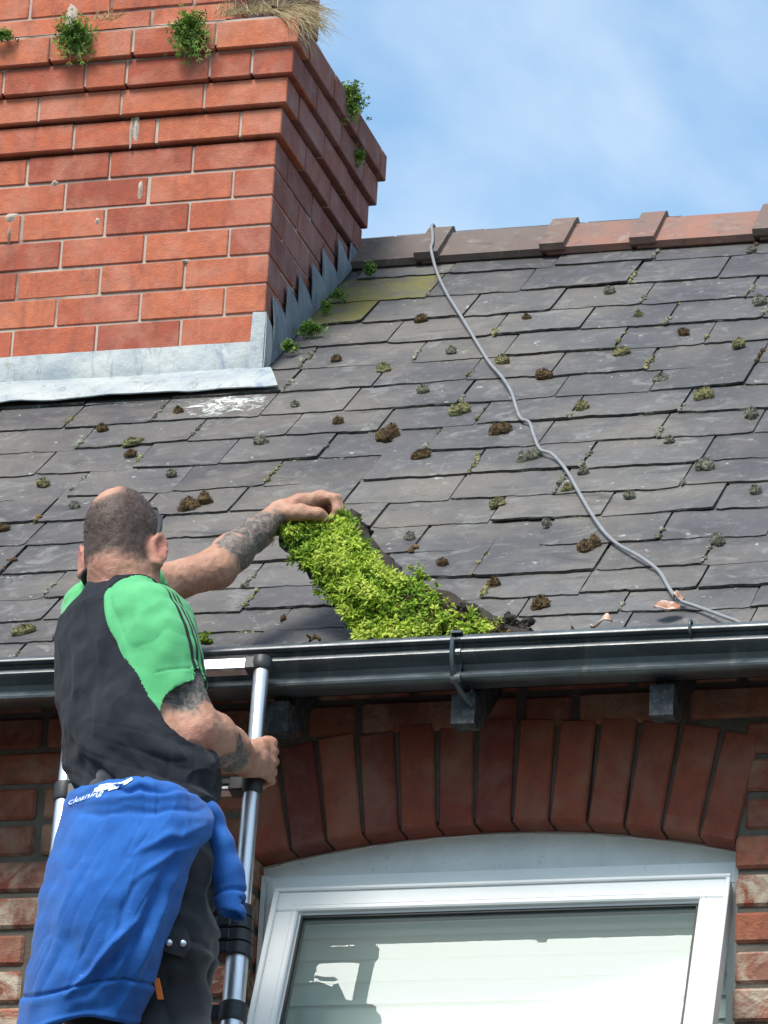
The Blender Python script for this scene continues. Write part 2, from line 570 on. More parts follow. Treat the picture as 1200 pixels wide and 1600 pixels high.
t = MT('clay_ridge', 0.85, spec=0.25)
rd = t.attr('rnd')
c = t.mix(rd, (0.135, 0.105, 0.092), (0.29, 0.135, 0.098))
c = t.mix(t.ramp(t.noise(7, 5, 0.65, 0.5), [(0.42, 0), (0.66, 0.75)]), c, (0.15, 0.125, 0.112))
c = t.mix(t.ramp(t.noise(22, 5, 0.7), [(0.55, 0), (0.75, 0.6)]), c, (0.29, 0.25, 0.21))
c = t.mix(t.ramp(t.noise(15, 4, 0.7), [(0.6, 0), (0.75, 0.7)]), c, (0.05, 0.045, 0.04))
t.bump(t.noise(45, 6, 0.7), 0.7, 0.005)
M['clay'] = t.color(c)

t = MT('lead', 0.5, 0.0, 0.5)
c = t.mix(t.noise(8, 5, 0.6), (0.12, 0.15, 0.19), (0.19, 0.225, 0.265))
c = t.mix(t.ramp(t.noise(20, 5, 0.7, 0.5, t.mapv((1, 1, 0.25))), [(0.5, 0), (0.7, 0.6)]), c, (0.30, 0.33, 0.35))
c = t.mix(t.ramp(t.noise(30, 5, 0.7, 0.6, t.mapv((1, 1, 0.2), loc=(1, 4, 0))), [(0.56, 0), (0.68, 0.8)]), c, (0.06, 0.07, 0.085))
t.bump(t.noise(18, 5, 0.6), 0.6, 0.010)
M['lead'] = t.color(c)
t = MT('pale_lead', 0.6, 0.0, 0.4)
c = t.mix(t.ramp(t.noise(9, 6, 0.65, 0.4), [(0.35, 0), (0.65, 1)]), (0.27, 0.305, 0.325), (0.41, 0.425, 0.41))
c = t.mix(t.ramp(t.noise(14, 5, 0.7, 0.7, t.mapv((1, 1, 0.4), loc=(3, 0, 0))), [(0.56, 0), (0.66, 0.7)]), c, t.mix(t.ramp(t.noise(2, 2), [(0.45, 0), (0.55, 1)]), (0.14, 0.19, 0.28), (0.22, 0.23, 0.17)))
c = t.mix(t.ramp(t.noise(26, 6, 0.75, 0.6, t.mapv((1, 1, 0.22), loc=(5, 1, 0))), [(0.54, 0), (0.66, 0.75)]), c, (0.16, 0.185, 0.21))
c = t.mix(t.ramp(t.noise(70, 4, 0.7), [(0.6, 0), (0.7, 0.5)]), c, (0.50, 0.51, 0.48))
t.bump(t.noise(22, 5, 0.6), 0.6, 0.009)
M['pale_lead'] = t.color(c)

t = MT('black_gutter_plastic', 0.26, 0.0, 0.85)
c = t.mix(t.ramp(t.noise(16, 5, 0.6, 0, t.mapv((0.5, 1, 1))), [(0.4, 0), (0.7, 1)]), (0.018, 0.027, 0.031), (0.058, 0.074, 0.080))
t.put(t.p.inputs['Roughness'], t.ramp(t.noise(30, 4, 0.6), [(0.3, 0.30), (0.7, 0.48)]))
t.bump(t.noise(60, 3), 0.12, 0.002)
c = t.mix(t.ramp(t.noise(24, 5, 0.7, 0.3, t.mapv((1.0, 0.2, 0.2))), [(0.55, 0), (0.72, 0.5)]), c, (0.13, 0.135, 0.125))
M['gutter'] = t.color(c)
t = MT('black_painted_timber', 0.6, 0.0, 0.4)
t.bump(t.noise(40, 5, 0.7), 0.5, 0.003)
M['rafter'] = t.color(t.mix(t.ramp(t.noise(45, 5, 0.7), [(0.45, 0), (0.7, 1)]), (0.018, 0.019, 0.021), (0.10, 0.10, 0.105)))
t = MT('dark_timber', 0.9, 0.0, 0.2)
M['dark'] = t.color(t.mix(t.noise(20), (0.012, 0.011, 0.010), (0.035, 0.03, 0.026)))
t = MT('white_frame_paint', 0.42, 0.0, 0.45)
c = t.mix(t.ramp(t.noise(5, 5, 0.6), [(0.35, 0), (0.7, 1)]), (0.80, 0.80, 0.775), (0.86, 0.855, 0.83))
c = t.mix(t.ramp(t.noise(35, 5, 0.7), [(0.62, 0), (0.8, 0.45)]), c, (0.36, 0.38, 0.36))
t.bump(t.noise(60, 4), 0.12, 0.002)
M['frame'] = t.color(c)
t = MT('old_grey_paint', 0.6, 0.0, 0.4)
c = t.mix(t.ramp(t.noise(6, 6, 0.65, 0.4), [(0.35, 0), (0.7, 1)]), (0.60, 0.61, 0.58), (0.77, 0.775, 0.745))
c = t.mix(t.ramp(t.noise(40, 5, 0.7), [(0.6, 0), (0.75, 0.6)]), c, (0.22, 0.22, 0.20))
t.bump(t.noise(50, 4), 0.3, 0.002)
M['old_paint'] = t.color(c)
t = MT('blind_slat', 0.6, 0.0, 0.3)
M['blind'] = t.color(t.mix(t.noise(3, 3), (0.66, 0.72, 0.69), (0.74, 0.79, 0.76)))
t = MT('rubber_gasket', 0.6)
M['gasket'] = t.color((0.012, 0.013, 0.013))
# window glass: clear pane with a mirror reflection and a pale diffuse tint standing in for light on the blind
t = MT('window_glass')
tr, gl, df = t.n('ShaderNodeBsdfTransparent'), t.n('ShaderNodeBsdfGlossy'), t.n('ShaderNodeBsdfDiffuse')
tr.inputs['Color'].default_value = (0.90, 0.95, 0.93, 1)
gl.inputs['Roughness'].default_value = 0.0
gl.inputs['Color'].default_value = (0.255, 0.272, 0.268, 1)
df.inputs['Color'].default_value = (0.62, 0.70, 0.66, 1)
fr = t.n('ShaderNodeFresnel')
fr.inputs['IOR'].default_value = 1.55
m1, m2 = t.n('ShaderNodeMixShader'), t.n('ShaderNodeMixShader')
m1.inputs[0].default_value = 0.13
t.l(tr.outputs[0], m1.inputs[1]); t.l(df.outputs[0], m1.inputs[2])
t.l(fr.outputs[0], m2.inputs[0]); t.l(m1.outputs[0], m2.inputs[1]); t.l(gl.outputs[0], m2.inputs[2])
t.l(m2.outputs[0], t.out.inputs['Surface'])
M['glass'] = t.m

t = MT('brushed_aluminium', 0.36, 1.0)
t.put(t.p.inputs['Roughness'], t.ramp(t.noise(40, 4, 0.6, 0, t.mapv((1, 1, 0.06))), [(0.3, 0.28), (0.7, 0.5)]))
M['alu'] = t.color(t.mix(t.ramp(t.noise(25, 4, 0.7), [(0.55, 0), (0.8, 0.6)]), (0.80, 0.80, 0.82), (0.52, 0.52, 0.54)))
t = MT('black_nylon', 0.5, 0, 0.5)
t.bump(t.noise(150, 3), 0.2, 0.001)
M['nylon'] = t.color(t.mix(t.noise(30), (0.014, 0.014, 0.016), (0.040, 0.040, 0.044)))
t = MT('grey_cable', 0.55, 0, 0.4)
M['cable'] = t.color(t.mix(t.noise(30, 4, 0.7), (0.14, 0.145, 0.155), (0.30, 0.30, 0.31)))
t = MT('asphalt', 0.9)
t.bump(t.noise(80, 5), 0.5, 0.01)
M['ground'] = t.color(t.mix(t.noise(6, 6), (0.04, 0.04, 0.04), (0.065, 0.064, 0.06)))
t = MT('plaster', 0.9)
M['plaster'] = t.color(t.mix(t.noise(4), (0.35, 0.34, 0.32), (0.42, 0.41, 0.39)))

def veg(name, stops, rough=0.6, trans=0.25):
    t = MT(name, rough, 0, 0.3)
    c = t.ramp(t.attr('rnd'), stops)
    t.put(t.p.inputs['Subsurface Weight'], 0.0)
    c = t.mix(t.ramp(t.noise(50, 3), [(0.4, 0), (0.8, 0.4)]), c, stops[0][1])
    m = t.color(c)
    if trans:
        tl, ms = t.n('ShaderNodeBsdfTranslucent'), t.n('ShaderNodeMixShader')
        t.l(c, tl.inputs['Color'])
        ms.inputs[0].default_value = trans
        t.l(t.p.outputs[0], ms.inputs[1]); t.l(tl.outputs[0], ms.inputs[2])
        t.l(ms.outputs[0], t.out.inputs['Surface'])
    return m
M['lime_moss'] = veg('lime_moss', [(0, (0.025, 0.065, 0.008)), (0.3, (0.13, 0.25, 0.014)), (0.62, (0.33, 0.47, 0.026)), (1, (0.56, 0.63, 0.10))])
M['fern'] = veg('leafy_green', [(0, (0.030, 0.075, 0.012)), (0.4, (0.10, 0.20, 0.028)), (0.8, (0.21, 0.34, 0.045)), (1, (0.36, 0.36, 0.10))])
M['straw'] = veg('dry_straw', [(0, (0.22, 0.15, 0.07)), (0.5, (0.42, 0.32, 0.17)), (1, (0.60, 0.50, 0.31))])
M['rust_moss'] = veg('rust_moss', [(0, (0.025, 0.016, 0.008)), (0.5, (0.085, 0.052, 0.022)), (1, (0.19, 0.12, 0.05))], 0.9, 0)
M['olive_moss'] = veg('olive_moss', [(0, (0.06, 0.055, 0.022)), (0.5, (0.17, 0.155, 0.065)), (1, (0.30, 0.28, 0.15))], 0.9, 0)
M['grey_moss'] = veg('grey_moss', [(0, (0.05, 0.047, 0.034)), (0.5, (0.15, 0.143, 0.105)), (1, (0.33, 0.32, 0.25))], 0.9, 0)
t = MT('soil', 0.95)
t.bump(t.noise(60, 6, 0.7), 0.9, 0.008)
M['soil'] = t.color(t.mix(t.noise(50, 5, 0.7), (0.012, 0.010, 0.008), (0.075, 0.055, 0.042)))
t = MT('dead_leaf', 0.7)
M['leaf'] = t.color(t.mix(t.ramp(t.noise(25, 4), [(0.4, 0), (0.6, 1)]), (0.30, 0.12, 0.06), (0.66, 0.55, 0.46)))

# ================================================================ SETTING
mb = MB()
mb.box(-900, 900, -900, 900, -0.3, 0.0)
g = build(mb, 'ground', [M['ground']], loc=(0, 0, 0))
tag(g, 'grey asphalt ground below the house', kind='structure')

# ================================================================ HOUSE
house = empty('terraced_house', (0.4, 0, 0), 'red brick terraced house with grey slate roof, brick chimney and black gutter', 'house')

def brick(mb, c, ux, uy, uz, lx, ly, lz, mi=0, irr=0.0, ch=0.003, b=0.0):
    # a brick centred at c; ux along, uy outward face normal, uz up
    a = float(rng.uniform(0, 1))
    j = rng.normal(0, irr, 3) if irr else np.zeros(3)
    tw = rng.normal(0, irr * 1.2) if irr else 0
    uxx = ux + uz * tw
    mb.obox(c + j[0] * ux * 0.6 + j[1] * uy + j[2] * uz * 0.6, uxx * lx / 2, uy * ly / 2, uz * lz / 2, mi, a, b, ch)

UX, UY, UZ = V3(1, 0, 0), V3(0, 1, 0), V3(0, 0, 1)
# ---- window opening and arch geometry (wall face is y = 0)
XL, XR = -0.098, 0.902
cr_ = at_y(770, 1284, 0)
zs_ = 4.430
xc = 0.5 * (XL + XR)
rise = cr_[2] - zs_
RA = ((XR - XL) ** 2 / 4 + rise ** 2) / (2 * rise)
zc = cr_[2] - RA
RB = RA + 0.222
xe = 0.537                     # half width of the arch at its outer curve
def arch_z(x, R):
    return zc + math.sqrt(max(R * R - (x - xc) ** 2, 0))
# ---- wall bricks
CP = 0.0785                    # course height
zref = at_y(1160, 1301, 0)[2]  # a bed joint beside the window
wall = MB()
ztop = 4.86
k0, k1 = int((3.30 - zref) / CP) - 1, int((ztop - zref) / CP)
for k in range(k0, k1):
    z0 = zref + k * CP
    zm = z0 + CP / 2
    x = -2.05 + (0.1125 if k % 2 else 0) + rng.uniform(-0.01, 0.01)
    while x < 2.5:
        L = 0.2175 if rng.uniform() < 0.72 else 0.1025
        a0, a1 = x + 0.005, x + L
        x += L + 0.011
        segs = [(a0, a1)]
        inarch = zm > zs_ - 0.03 and abs(0.5 * (a0 + a1) - xc) < xe - 0.01 and zm < arch_z(min(max(0.5 * (a0 + a1), xc - xe), xc + xe), RB) - 0.02
        if zm <= zs_ - 0.01:
            segs = []
            if a0 < XL: segs.append((a0, XL if a1 > XL - 0.085 else a1))
            if a1 > XR: segs.append((XR if a0 < XR + 0.085 else a0, a1))
        elif zm < 4.66:
            segs = []
            if a0 < xc - xe + 0.02: segs.append((a0, xc - xe + 0.02 if a1 > xc - xe - 0.065 else a1))
            if a1 > xc + xe - 0.02: segs.append((xc + xe - 0.02 if a0 < xc + xe + 0.065 else a0, a1))
        elif inarch:
            continue
        for (p, q) in segs:
            if q - p < 0.085: continue
            h = CP - 0.011 - abs(rng.normal(0, 0.002))
            pale = rng.uniform(0, 1) if (zm < 4.46) else rng.uniform(0, 0.35)
            brick(wall, V3((p + q) / 2, 0.051 + rng.normal(0, 0.0012), zm), UX, UY, UZ, q - p, 0.102, h, 0, 0.0018, 0.006, pale)
# mortar behind the bricks: three blocks round the opening, then the plain rest of the wall
mb_ = wall
mb_.box(-2.0, XL - 0.004, 0.009, 0.24, 3.28, ztop, 1)
mb_.box(XR + 0.004, 2.45, 0.009, 0.24, 3.28, ztop, 1)
n = 24
for i in range(n):
    xa, xb = XL - 0.004 + (XR - XL + 0.008) * i / n, XL - 0.004 + (XR - XL + 0.008) * (i + 1) / n
    za = min(arch_z(xa, RA), arch_z(xb, RA)) + 0.012
    mb_.box(xa, xb, 0.009, 0.24, za, ztop, 1)
mb_.box(-4.5, -2.0, 0.0, 0.24, 0, ztop, 2)
mb_.box(2.45, 4.5, 0.0, 0.24, 0, ztop, 2)
mb_.box(-2.0, XL, 0.001, 0.24, 0, 3.28, 2)
mb_.box(XR, 2.45, 0.001, 0.24, 0, 3.28, 2)
mb_.box(XL, XR, 0.001, 0.24, 0, 3.20, 2)
mb_.box(-4.5, 4.5, 4.6, 4.84, 0, ztop, 2)      # rear wall
mb_.box(-4.5, -4.26, 0.24, 4.6, 0, ztop, 2)
mb_.box(4.26, 4.5, 0.24, 4.6, 0, ztop, 2)
build(wall, 'wall', [M['wall_brick'], M['old_mortar'], M['wall_brick']], house)

# ---- arch of upright bricks over the window
arch = MB()
ah = math.asin((XR - XL) / 2 / RA)
nv = 13
for i in range(nv):
    t0 = -ah * 1.0 + 2 * ah * (i + 0.0) / nv
    t1 = -ah * 1.0 + 2 * ah * (i + 1.0) / nv
    g_ = 0.0030 / RA
    a_ = float(rng.uniform(0, 1))
    r0, r1 = RA + rng.normal(0, 0.0015), RB + rng.normal(0, 0.004)
    y0 = -0.003 + rng.normal(0, 0.0015)
    pts = []
    for (y, ins) in ((y0, 0.004), (y0 + 0.005, 0.0), (0.098, 0.0)):
        for (tt, rr, sx, sr) in ((t0, r0, 1, 1), (t1, r0, -1, 1), (t1, r1, -1, -1), (t0, r1, 1, -1)):
            an = tt + sx * (g_ + ins / RA)
            # bricks widen outwards a little less than the joints do
            an = (t0 + t1) / 2 + (an - (t0 + t1) / 2) * (1.0 if rr == r0 else 0.938)
            R = rr + sr * ins
            pts.append((xc + R * math.sin(an), y, zc + R * math.cos(an)))
    arch.add(pts, [(0, 1, 2, 3)] + [(q + k, q + (k + 1) % 4, q + 4 + (k + 1) % 4, q + 4 + k) for q in (0, 4) for k in range(4)] + [(11, 10, 9, 8)], 0, a_, 0.1)
for i in range(nv + 1):         # mortar between
    tt = -ah + 2 * ah * i / nv
    w0, w1 = 0.0055, 0.0085
    v = []
    for y in (0.011 + rng.normal(0, 0.002), 0.09):
        for (R, w, s_) in ((RA + 0.002, w0, 1), (RA + 0.002, w0, -1), (RB - 0.004, w1, -1), (RB - 0.004, w1, 1)):
            v.append((xc + R * math.sin(tt) * (1 if R < RA + 0.1 else 0.93) + s_ * w, y, zc + R * math.cos(tt)))
    arch.add(v, [(0, 1, 2, 3), (4, 7, 6, 5), (0, 4, 5, 1), (1, 5, 6, 2), (2, 6, 7, 3), (3, 7, 4, 0)], 1)
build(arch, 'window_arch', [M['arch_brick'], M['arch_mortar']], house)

# ---- window
fr_ = MB()
YF = 0.072
zt = at_y(780, 1360, YF)[2]             # bottom of the curved head board
zh = at_y(436, 1391, 0.05)[2]
n = 28
for i in range(n):                      # head board following the arch
    xa, xb = XL + (XR - XL) * i / n, XL + (XR - XL) * (i + 1) / n
    za, zb = arch_z(xa, RA) + 0.002, arch_z(xb, RA) + 0.002
    v = [(xa, YF, zt), (xb, YF, zt), (xb, YF, zb), (xa, YF, za), (xa, YF + 0.06, zt), (xb, YF + 0.06, zt), (xb, YF + 0.06, zb), (xa, YF + 0.06, za)]
    fs = [(0, 1, 2, 3), (4, 7, 6, 5), (0, 4, 5, 1), (3, 2, 6, 7)]
    if i == 0: fs.append((0, 3, 7, 4))
    if i == n - 1: fs.append((1, 5, 6, 2))
    fr_.add(v, fs, 1)
    # mastic bead along the arch
    if i % 1 == 0:
        w_ = 0.006 + 0.003 * rng.uniform()
        fr_.add([(xa, YF - 0.006, za - w_), (xb, YF - 0.006, zb - w_), (xb, YF - 0.001, zb - 0.001), (xa, YF - 0.001, za - 0.001),
                 (xa, YF + 0.01, za - w_), (xb, YF + 0.01, zb - w_)], [(0, 1, 2, 3), (0, 4, 5, 1)], 0)
JW = 0.042
zb_ = 3.24
fr_.box(XL + 0.001, XR - 0.001, YF - 0.008, YF + 0.07, zh - 0.010, zt - 0.0015, 0)                # head
fr_.box(XL + 0.001, XL + JW, YF - 0.008, YF + 0.07, zb_ + 0.06, zh - 0.0115, 0)              # jambs
fr_.box(XR - 0.026, XR - 0.001, YF - 0.008, YF + 0.07, zb_ + 0.06, zh - 0.0115, 0)
fr_.box(XL + 0.001, XR - 0.001, YF - 0.05, YF + 0.07, zb_ - 0.02, zb_ + 0.058, 0)           # sill rail
fr_.box(XL + 0.002, XL + 0.012, YF - 0.018, YF - 0.009, zb_ + 0.06, zt, 1)                   # staff beads
fr_.box(XL + 0.016, XL + 0.026, YF - 0.014, YF - 0.009, zb_ + 0.06, zt - 0.01, 1)
fr_.box(XR - 0.012, XR - 0.002, YF - 0.018, YF - 0.009, zb_ + 0.06, zt, 1)
win = build(fr_, 'window', [M['frame'], M['old_paint']], house)

# top-hung sash, pushed open at the foot
TILT = math.radians(22)
xs0, xs1 = XL + 0.047, XR - 0.017
ztp = zh - 0.016
Hs = 1.02
SD, SN = V3(0, -math.sin(TILT), -math.cos(TILT)), V3(0, -math.cos(TILT), math.sin(TILT))   # down the sash, outward
SO = V3(0, 0.052, ztp)
def sp(x, d, o): return SO + V3(x, 0, 0) + d * SD + o * SN
def sbar(mb, x0, x1, d0, d1, o0, o1, mi=0, ch=0.003):
    c = sp((x0 + x1) / 2, (d0 + d1) / 2, (o0 + o1) / 2)
    mb.obox(c, UX * (x1 - x0) / 2, SN * (o1 - o0) / 2, SD * (d1 - d0) / 2, mi, 0.5, 0, ch)
sa = MB()
WS, WT = 0.052, 0.054
sbar(sa, xs0, xs1, 0, WT, -0.030, 0.026)
sbar(sa, xs0, xs1, Hs - WT, Hs, -0.030, 0.026)
sbar(sa, xs0, xs0 + WS, WT + 0.0008, Hs - WT - 0.0008, -0.030, 0.026)
sbar(sa, xs1 - WS - 0.004, xs1, WT + 0.0008, Hs - WT - 0.0008, -0.030, 0.026)
gi0, gi1 = xs0 + WS, xs1 - WS - 0.004
# raised outer moulding and sloped glazing bead
for (a0, a1, d0, d1) in ((xs0 - 0.006, xs1 + 0.004, -0.001, 0.008), (xs0 - 0.006, xs0 + 0.006, 0.0085, Hs), (xs1 - 0.006, xs1 + 0.004, 0.0085, Hs)):
    sbar(sa, a0, a1, d0, d1, 0.0262, 0.033, 0, 0.002)
bw = 0.016
def bead(p, q):   # p,q outer corners (x,d) at the face, inner ones sunk
    (ax, ad), (bx, bd), (cx, cdd), (dx, dd) = p + q
    sa.add([sp(ax, ad, 0.0268), sp(bx, bd, 0.0268), sp(cx, cdd, 0.010), sp(dx, dd, 0.010)], [(0, 1, 2, 3)], 0)
D0, D1 = WT - 0.012, Hs - WT + 0.012
bead([(gi0 - 0.012, D0), (gi1 + 0.012, D0)], [(gi1 - 0.004, D0 + bw), (gi0 + 0.004, D0 + bw)])
bead([(gi0 - 0.012, D0), (gi0 - 0.012, D1)], [(gi0 + 0.004, D1 - bw), (gi0 + 0.004, D0 + bw)])
bead([(gi1 + 0.012, D0), (gi1 + 0.012, D1)], [(gi1 - 0.004, D1 - bw), (gi1 - 0.004, D0 + bw)])
sash = build(sa, 'sash', [M['frame']], win)
gk = MB()
gt = D0 + bw
for (a0, a1, d0, d1) in ((gi0 + 0.003, gi1 - 0.003, gt - 0.001, gt + 0.005), (gi0 + 0.003, gi0 + 0.008, gt + 0.0052, D1), (gi1 - 0.008, gi1 - 0.003, gt + 0.0052, D1)):
    sbar(gk, a0, a1, d0, d1, -0.012, 0.0112, 0, 0)
build(gk, 'gasket', [M['gasket']], win)
gl_ = MB()
for o_ in (0.004, -0.018):
    gl_.add([sp(gi0, WT - 0.006, o_), sp(gi1, WT - 0.006, o_), sp(gi1, Hs - WT, o_), sp(gi0, Hs - WT, o_)], [(3, 2, 1, 0)])
build(gl_, 'pane', [M['glass']], win, norm=False)

# ---- room behind the window
rm = MB()
rm.box(-1.2, 2.0, 2.4, 2.45, 2.2, 4.75)
rm.box(-1.25, -1.2, 0.25, 2.4, 2.2, 4.75)
rm.box(2.0, 2.05, 0.25, 2.4, 2.2, 4.75)
rm.box(-1.2, 2.0, 0.25, 2.4, 2.15, 2.2)
rm.box(-1.2, 2.0, 0.25, 2.4, 4.75, 4.8)
build(rm, 'room', [M['plaster']], house)

# ---- gutter
YG = -0.160
zg = at_y(600, 997, -0.27)[2]
prof = [(0.0, 0.0), (-0.006, 0.0), (-0.008, -0.05), (-0.02, -0.084), (-0.07, -0.092), (-0.094, -0.0915), (-0.1015, -0.088), (-0.1025, -0.083), (-0.098, -0.076), (-0.088, -0.071),
        (-0.084, -0.066), (-0.0870, -0.056), (-0.097, -0.049), (-0.1065, -0.043), (-0.1095, -0.037), (-0.1075, -0.031), (-0.100, -0.026), (-0.097, -0.022),
        (-0.100, -0.0175), (-0.110, -0.0165), (-0.1145, -0.013), (-0.1145, -0.0105), (-0.1105, -0.0045), (-0.104, 0.001), (-0.1025, -0.006), (-0.100, -0.014), (-0.0945, -0.022),
        (-0.094, -0.030), (-0.100, -0.038), (-0.092, -0.045), (-0.083, -0.058), (-0.080, -0.070), (-0.080, -0.083), (-0.022, -0.078), (-0.012, -0.048)]
gu = MB()
xj = at_y(712, 1010, -0.27)[0]
gu.extrude_x([(YG + y, zg + z) for y, z in prof], -4.4, xj - 0.0015, nx=40, wob=0.0012)
gu.extrude_x([(YG + y, zg + z) for y, z in prof], xj + 0.0015, 4.4, nx=40, wob=0.0012)
gutter = build(gu, 'gutter', [M['gutter']], house, smooth=True, ang=38)
# joint bracket with clip and strut
outer = [p for p in prof[3:22]]
def strap(x0, x1, grow, name, extra=None):
    b = MB()
    pr = [(YG + y - grow * (1 if y < -0.05 else 0), zg + z - grow * (1 if z < -0.06 else 0) + (grow if z > -0.002 else 0)) for y, z in outer]
    inner = [(YG + y + 0.002, zg + z + 0.002) for y, z in outer]
    b.extrude_x(pr + inner[::-1], x0, x1)
    if extra: extra(b)
    build(b, name, [M['gutter']], gutter, smooth=True, ang=30)
def strut(b):
    b.tube([(xj - 0.006, YG - 0.114, zg - 0.01), (xj - 0.006, YG - 0.1165, zg - 0.03), (xj - 0.006, YG - 0.112, zg - 0.05), (xj - 0.006, YG - 0.102, zg - 0.085), (xj + 0.004, YG - 0.085, zg - 0.105), (xj + 0.022, YG - 0.05, zg - 0.13)], 0.005, 8)
    b.box(xj - 0.011, xj + 0.012, YG - 0.117, YG - 0.100, zg + 0.002, zg + 0.007)
strap(xj - 0.010, xj + 0.010, 0.004, 'gutter_bracket', strut)
xk = at_y(1078, 990, -0.27)[0]
kb = MB()
kb.tube([(xk, YG - 0.09, zg + 0.002), (xk, YG - 0.103, zg + 0.009), (xk, YG - 0.114, zg + 0.004), (xk, YG - 0.1165, zg - 0.008), (xk + 0.001, YG - 0.112, zg - 0.020), (xk + 0.002, YG - 0.106, zg - 0.028)], 0.003, 8)
build(kb, 'gutter_clip', [M['gutter']], gutter, smooth=True)

# ---- rafter feet under the eaves
for px in (432, 722.5, 1032.5):
    p = at_y(px, 1120, -0.205)
    zb0 = p[2]
    x0, x1 = p[0] - 0.023, p[0] + 0.023
    bt = at_y(722.5, 1130, -0.205)[2]
    yb = 0.005
    r = MB()
    s_ = math.tan(TH)
    lo0, hi0 = bt, zg - 0.01
    v = []
    for x in (x0, x1):
        v += [(x, -0.155, lo0), (x, yb, lo0 + (yb + 0.155) * s_), (x, yb, hi0 + 0.0), (x, -0.155, hi0)]
    r.add(v, [(0, 1, 2, 3), (7, 6, 5, 4), (0, 4, 5, 1), (3, 2, 6, 7), (0, 3, 7, 4)])
    # block end piece, proud of the rafter
    r.box(x0 - 0.001, x1 + 0.001, -0.205, -0.156, lo0, hi0 - 0.09)
    build(r, 'rafter_end', [M['rafter']], house)
ev = MB()
ev.extrude_x([(-0.152, zg - 0.066), (-0.152, zg + 0.004), (0.20, zg + 0.004 + 0.31), (0.20, zg + 0.20), (0.0, zg - 0.02)], -4.4, 4.4)
build(ev, 'eaves_board', [M['dark']], house)

# ---- slates
rows = [1003, 968, 935, 900, 859, 816, 779, 741, 702, 664, 629, 595, 560, 527, 494, 461, 426]
srow = [roof_xs(700, y)[1] for y in rows]
gm = srow[-1] - srow[-2]
while srow[-1] < 2.6: srow.append(srow[-1] + gm)
srow[0] = 0.012
s_ridge = roof_xs(575, 407, 0.03)[1] + 0.135
sl_ = MB()
cx0, _ = roof_xs(425, 575)
joints = []
def near(px, py):     # which slate row, and x, a photo spot falls on
    x, s = roof_xs(px, py)
    return x, s
spots = [(near(590, 450), 0.2), (near(550, 482), 0.2), (near(352, 630), 0.5)]
for i, s0 in enumerate(srow):
    if s0 > s_ridge - 0.03: break
    x = -3.3 + (0.12 if i % 2 else 0.0) + rng.uniform(-0.04, 0.04)
    gauge = (srow[i + 1] - s0) if i + 1 < len(srow) else gm
    while x < 3.0:
        w = rng.uniform(0.205, 0.285)
        gap = rng.uniform(0.003, 0.008)
        xa, xb = x, x + w - gap
        x += w
        L = gauge * 2.1
        joints.append((xb + gap / 2, s0, gauge))
        tlt = rng.normal(0, 0.0025)
        s00 = s0 + rng.normal(0, 0.004)
        lift = 0.0048 + abs(rng.normal(0, 0.0025))
        lift2 = lift + rng.normal(0, 0.0025)
        th = rng.uniform(0.0036, 0.0052)
        tone = float(np.clip(rng.normal(0.5, 0.27), 0, 1))
        sp_ = 0.0
        for (sx, ss), val in spots:
            if xa <= sx <= xb and s0 <= ss < s0 + gauge: sp_ = val
        nx, ny = 18, 3
        top, bot = [], []
        cl = rng.uniform(0.002, 0.010) if rng.uniform() < 0.4 else 0
        cr2 = rng.uniform(0.002, 0.010) if rng.uniform() < 0.4 else 0
        ph = rng.uniform(0, 50)
        for jy in range(ny + 1):
            fy = (jy / ny) ** 1.5
            for jx in range(nx + 1):
                fx = jx / nx
                px_ = xa + (xb - xa) * fx
                ds = 0.0
                if jy == 0:
                    ds = 0.0042 * vnoise([[px_ * 24 + ph, i, 0]])[0] + 0.0030 * vnoise([[px_ * 75, i, 3]])[0]
                    if jx == 0: ds += cl
                    if jx == 1: ds += cl * 0.1
                    if jx == nx: ds += cr2
                    if jx == nx - 1: ds += cr2 * 0.1
                ss = s00 + tlt * (fx - 0.5) * 2 + ds + (L - ds) * fy
                ex = (0.0015 * vnoise([[i * 3.1, ss * 40 + ph, jx]])[0]) if jx in (0, nx) else 0
                h = (lift + (lift2 - lift) * fx) * (1 - fy) + 0.0015 * fy + 0.0012 * vnoise([[px_ * 9, ss * 9, ph]])[0] * (1 - fy)
                top.append(rp(px_ + ex, ss, h + th * (1 - fy)))
                bot.append(rp(px_ + ex, ss, h - 0.001))
        N = (nx + 1) * (ny + 1)
        V = top + bot
        W1 = nx + 1
        sl_.add(V, [(r * W1 + c_, r * W1 + c_ + 1, (r + 1) * W1 + c_ + 1, (r + 1) * W1 + c_) for r in range(ny) for c_ in range(nx)], 0, tone, sp_)
        o = len(sl_.v) - len(V)
        E_ = [(N + c_, N + c_ + 1, c_ + 1, c_) for c_ in range(nx)]
        E_ += [(N + r * W1, r * W1, (r + 1) * W1, N + (r + 1) * W1) for r in range(ny)]
        E_ += [(r * W1 + nx, N + r * W1 + nx, N + (r + 1) * W1 + nx, (r + 1) * W1 + nx) for r in range(ny)]
        for f in E_:
            sl_.f.append(tuple(o + q for q in f)); sl_.m.append(0); sl_.a.append(tone); sl_.b.append(1.0)
# boarding just under the slates, and the rear slope
v = [rp(-4.4, 0.03, -0.004), rp(4.4, 0.03, -0.004), rp(4.4, s_ridge, -0.004), rp(-4.4, s_ridge, -0.004)]
sl_.add(v, [(0, 1, 2, 3)], 1)
apex = rp(0, s_ridge, -0.004)
v = [(-4.4, apex[1], apex[2]), (4.4, apex[1], apex[2]), (4.4, apex[1] + 2.6, apex[2] - 2.6 * math.tan(TH)), (-4.4, apex[1] + 2.6, apex[2] - 2.6 * math.tan(TH))]
sl_.add(v, [(3, 2, 1, 0)], 0)
roof = build(sl_, 'roof', [M['slate'], M['dark']], house, norm=False)

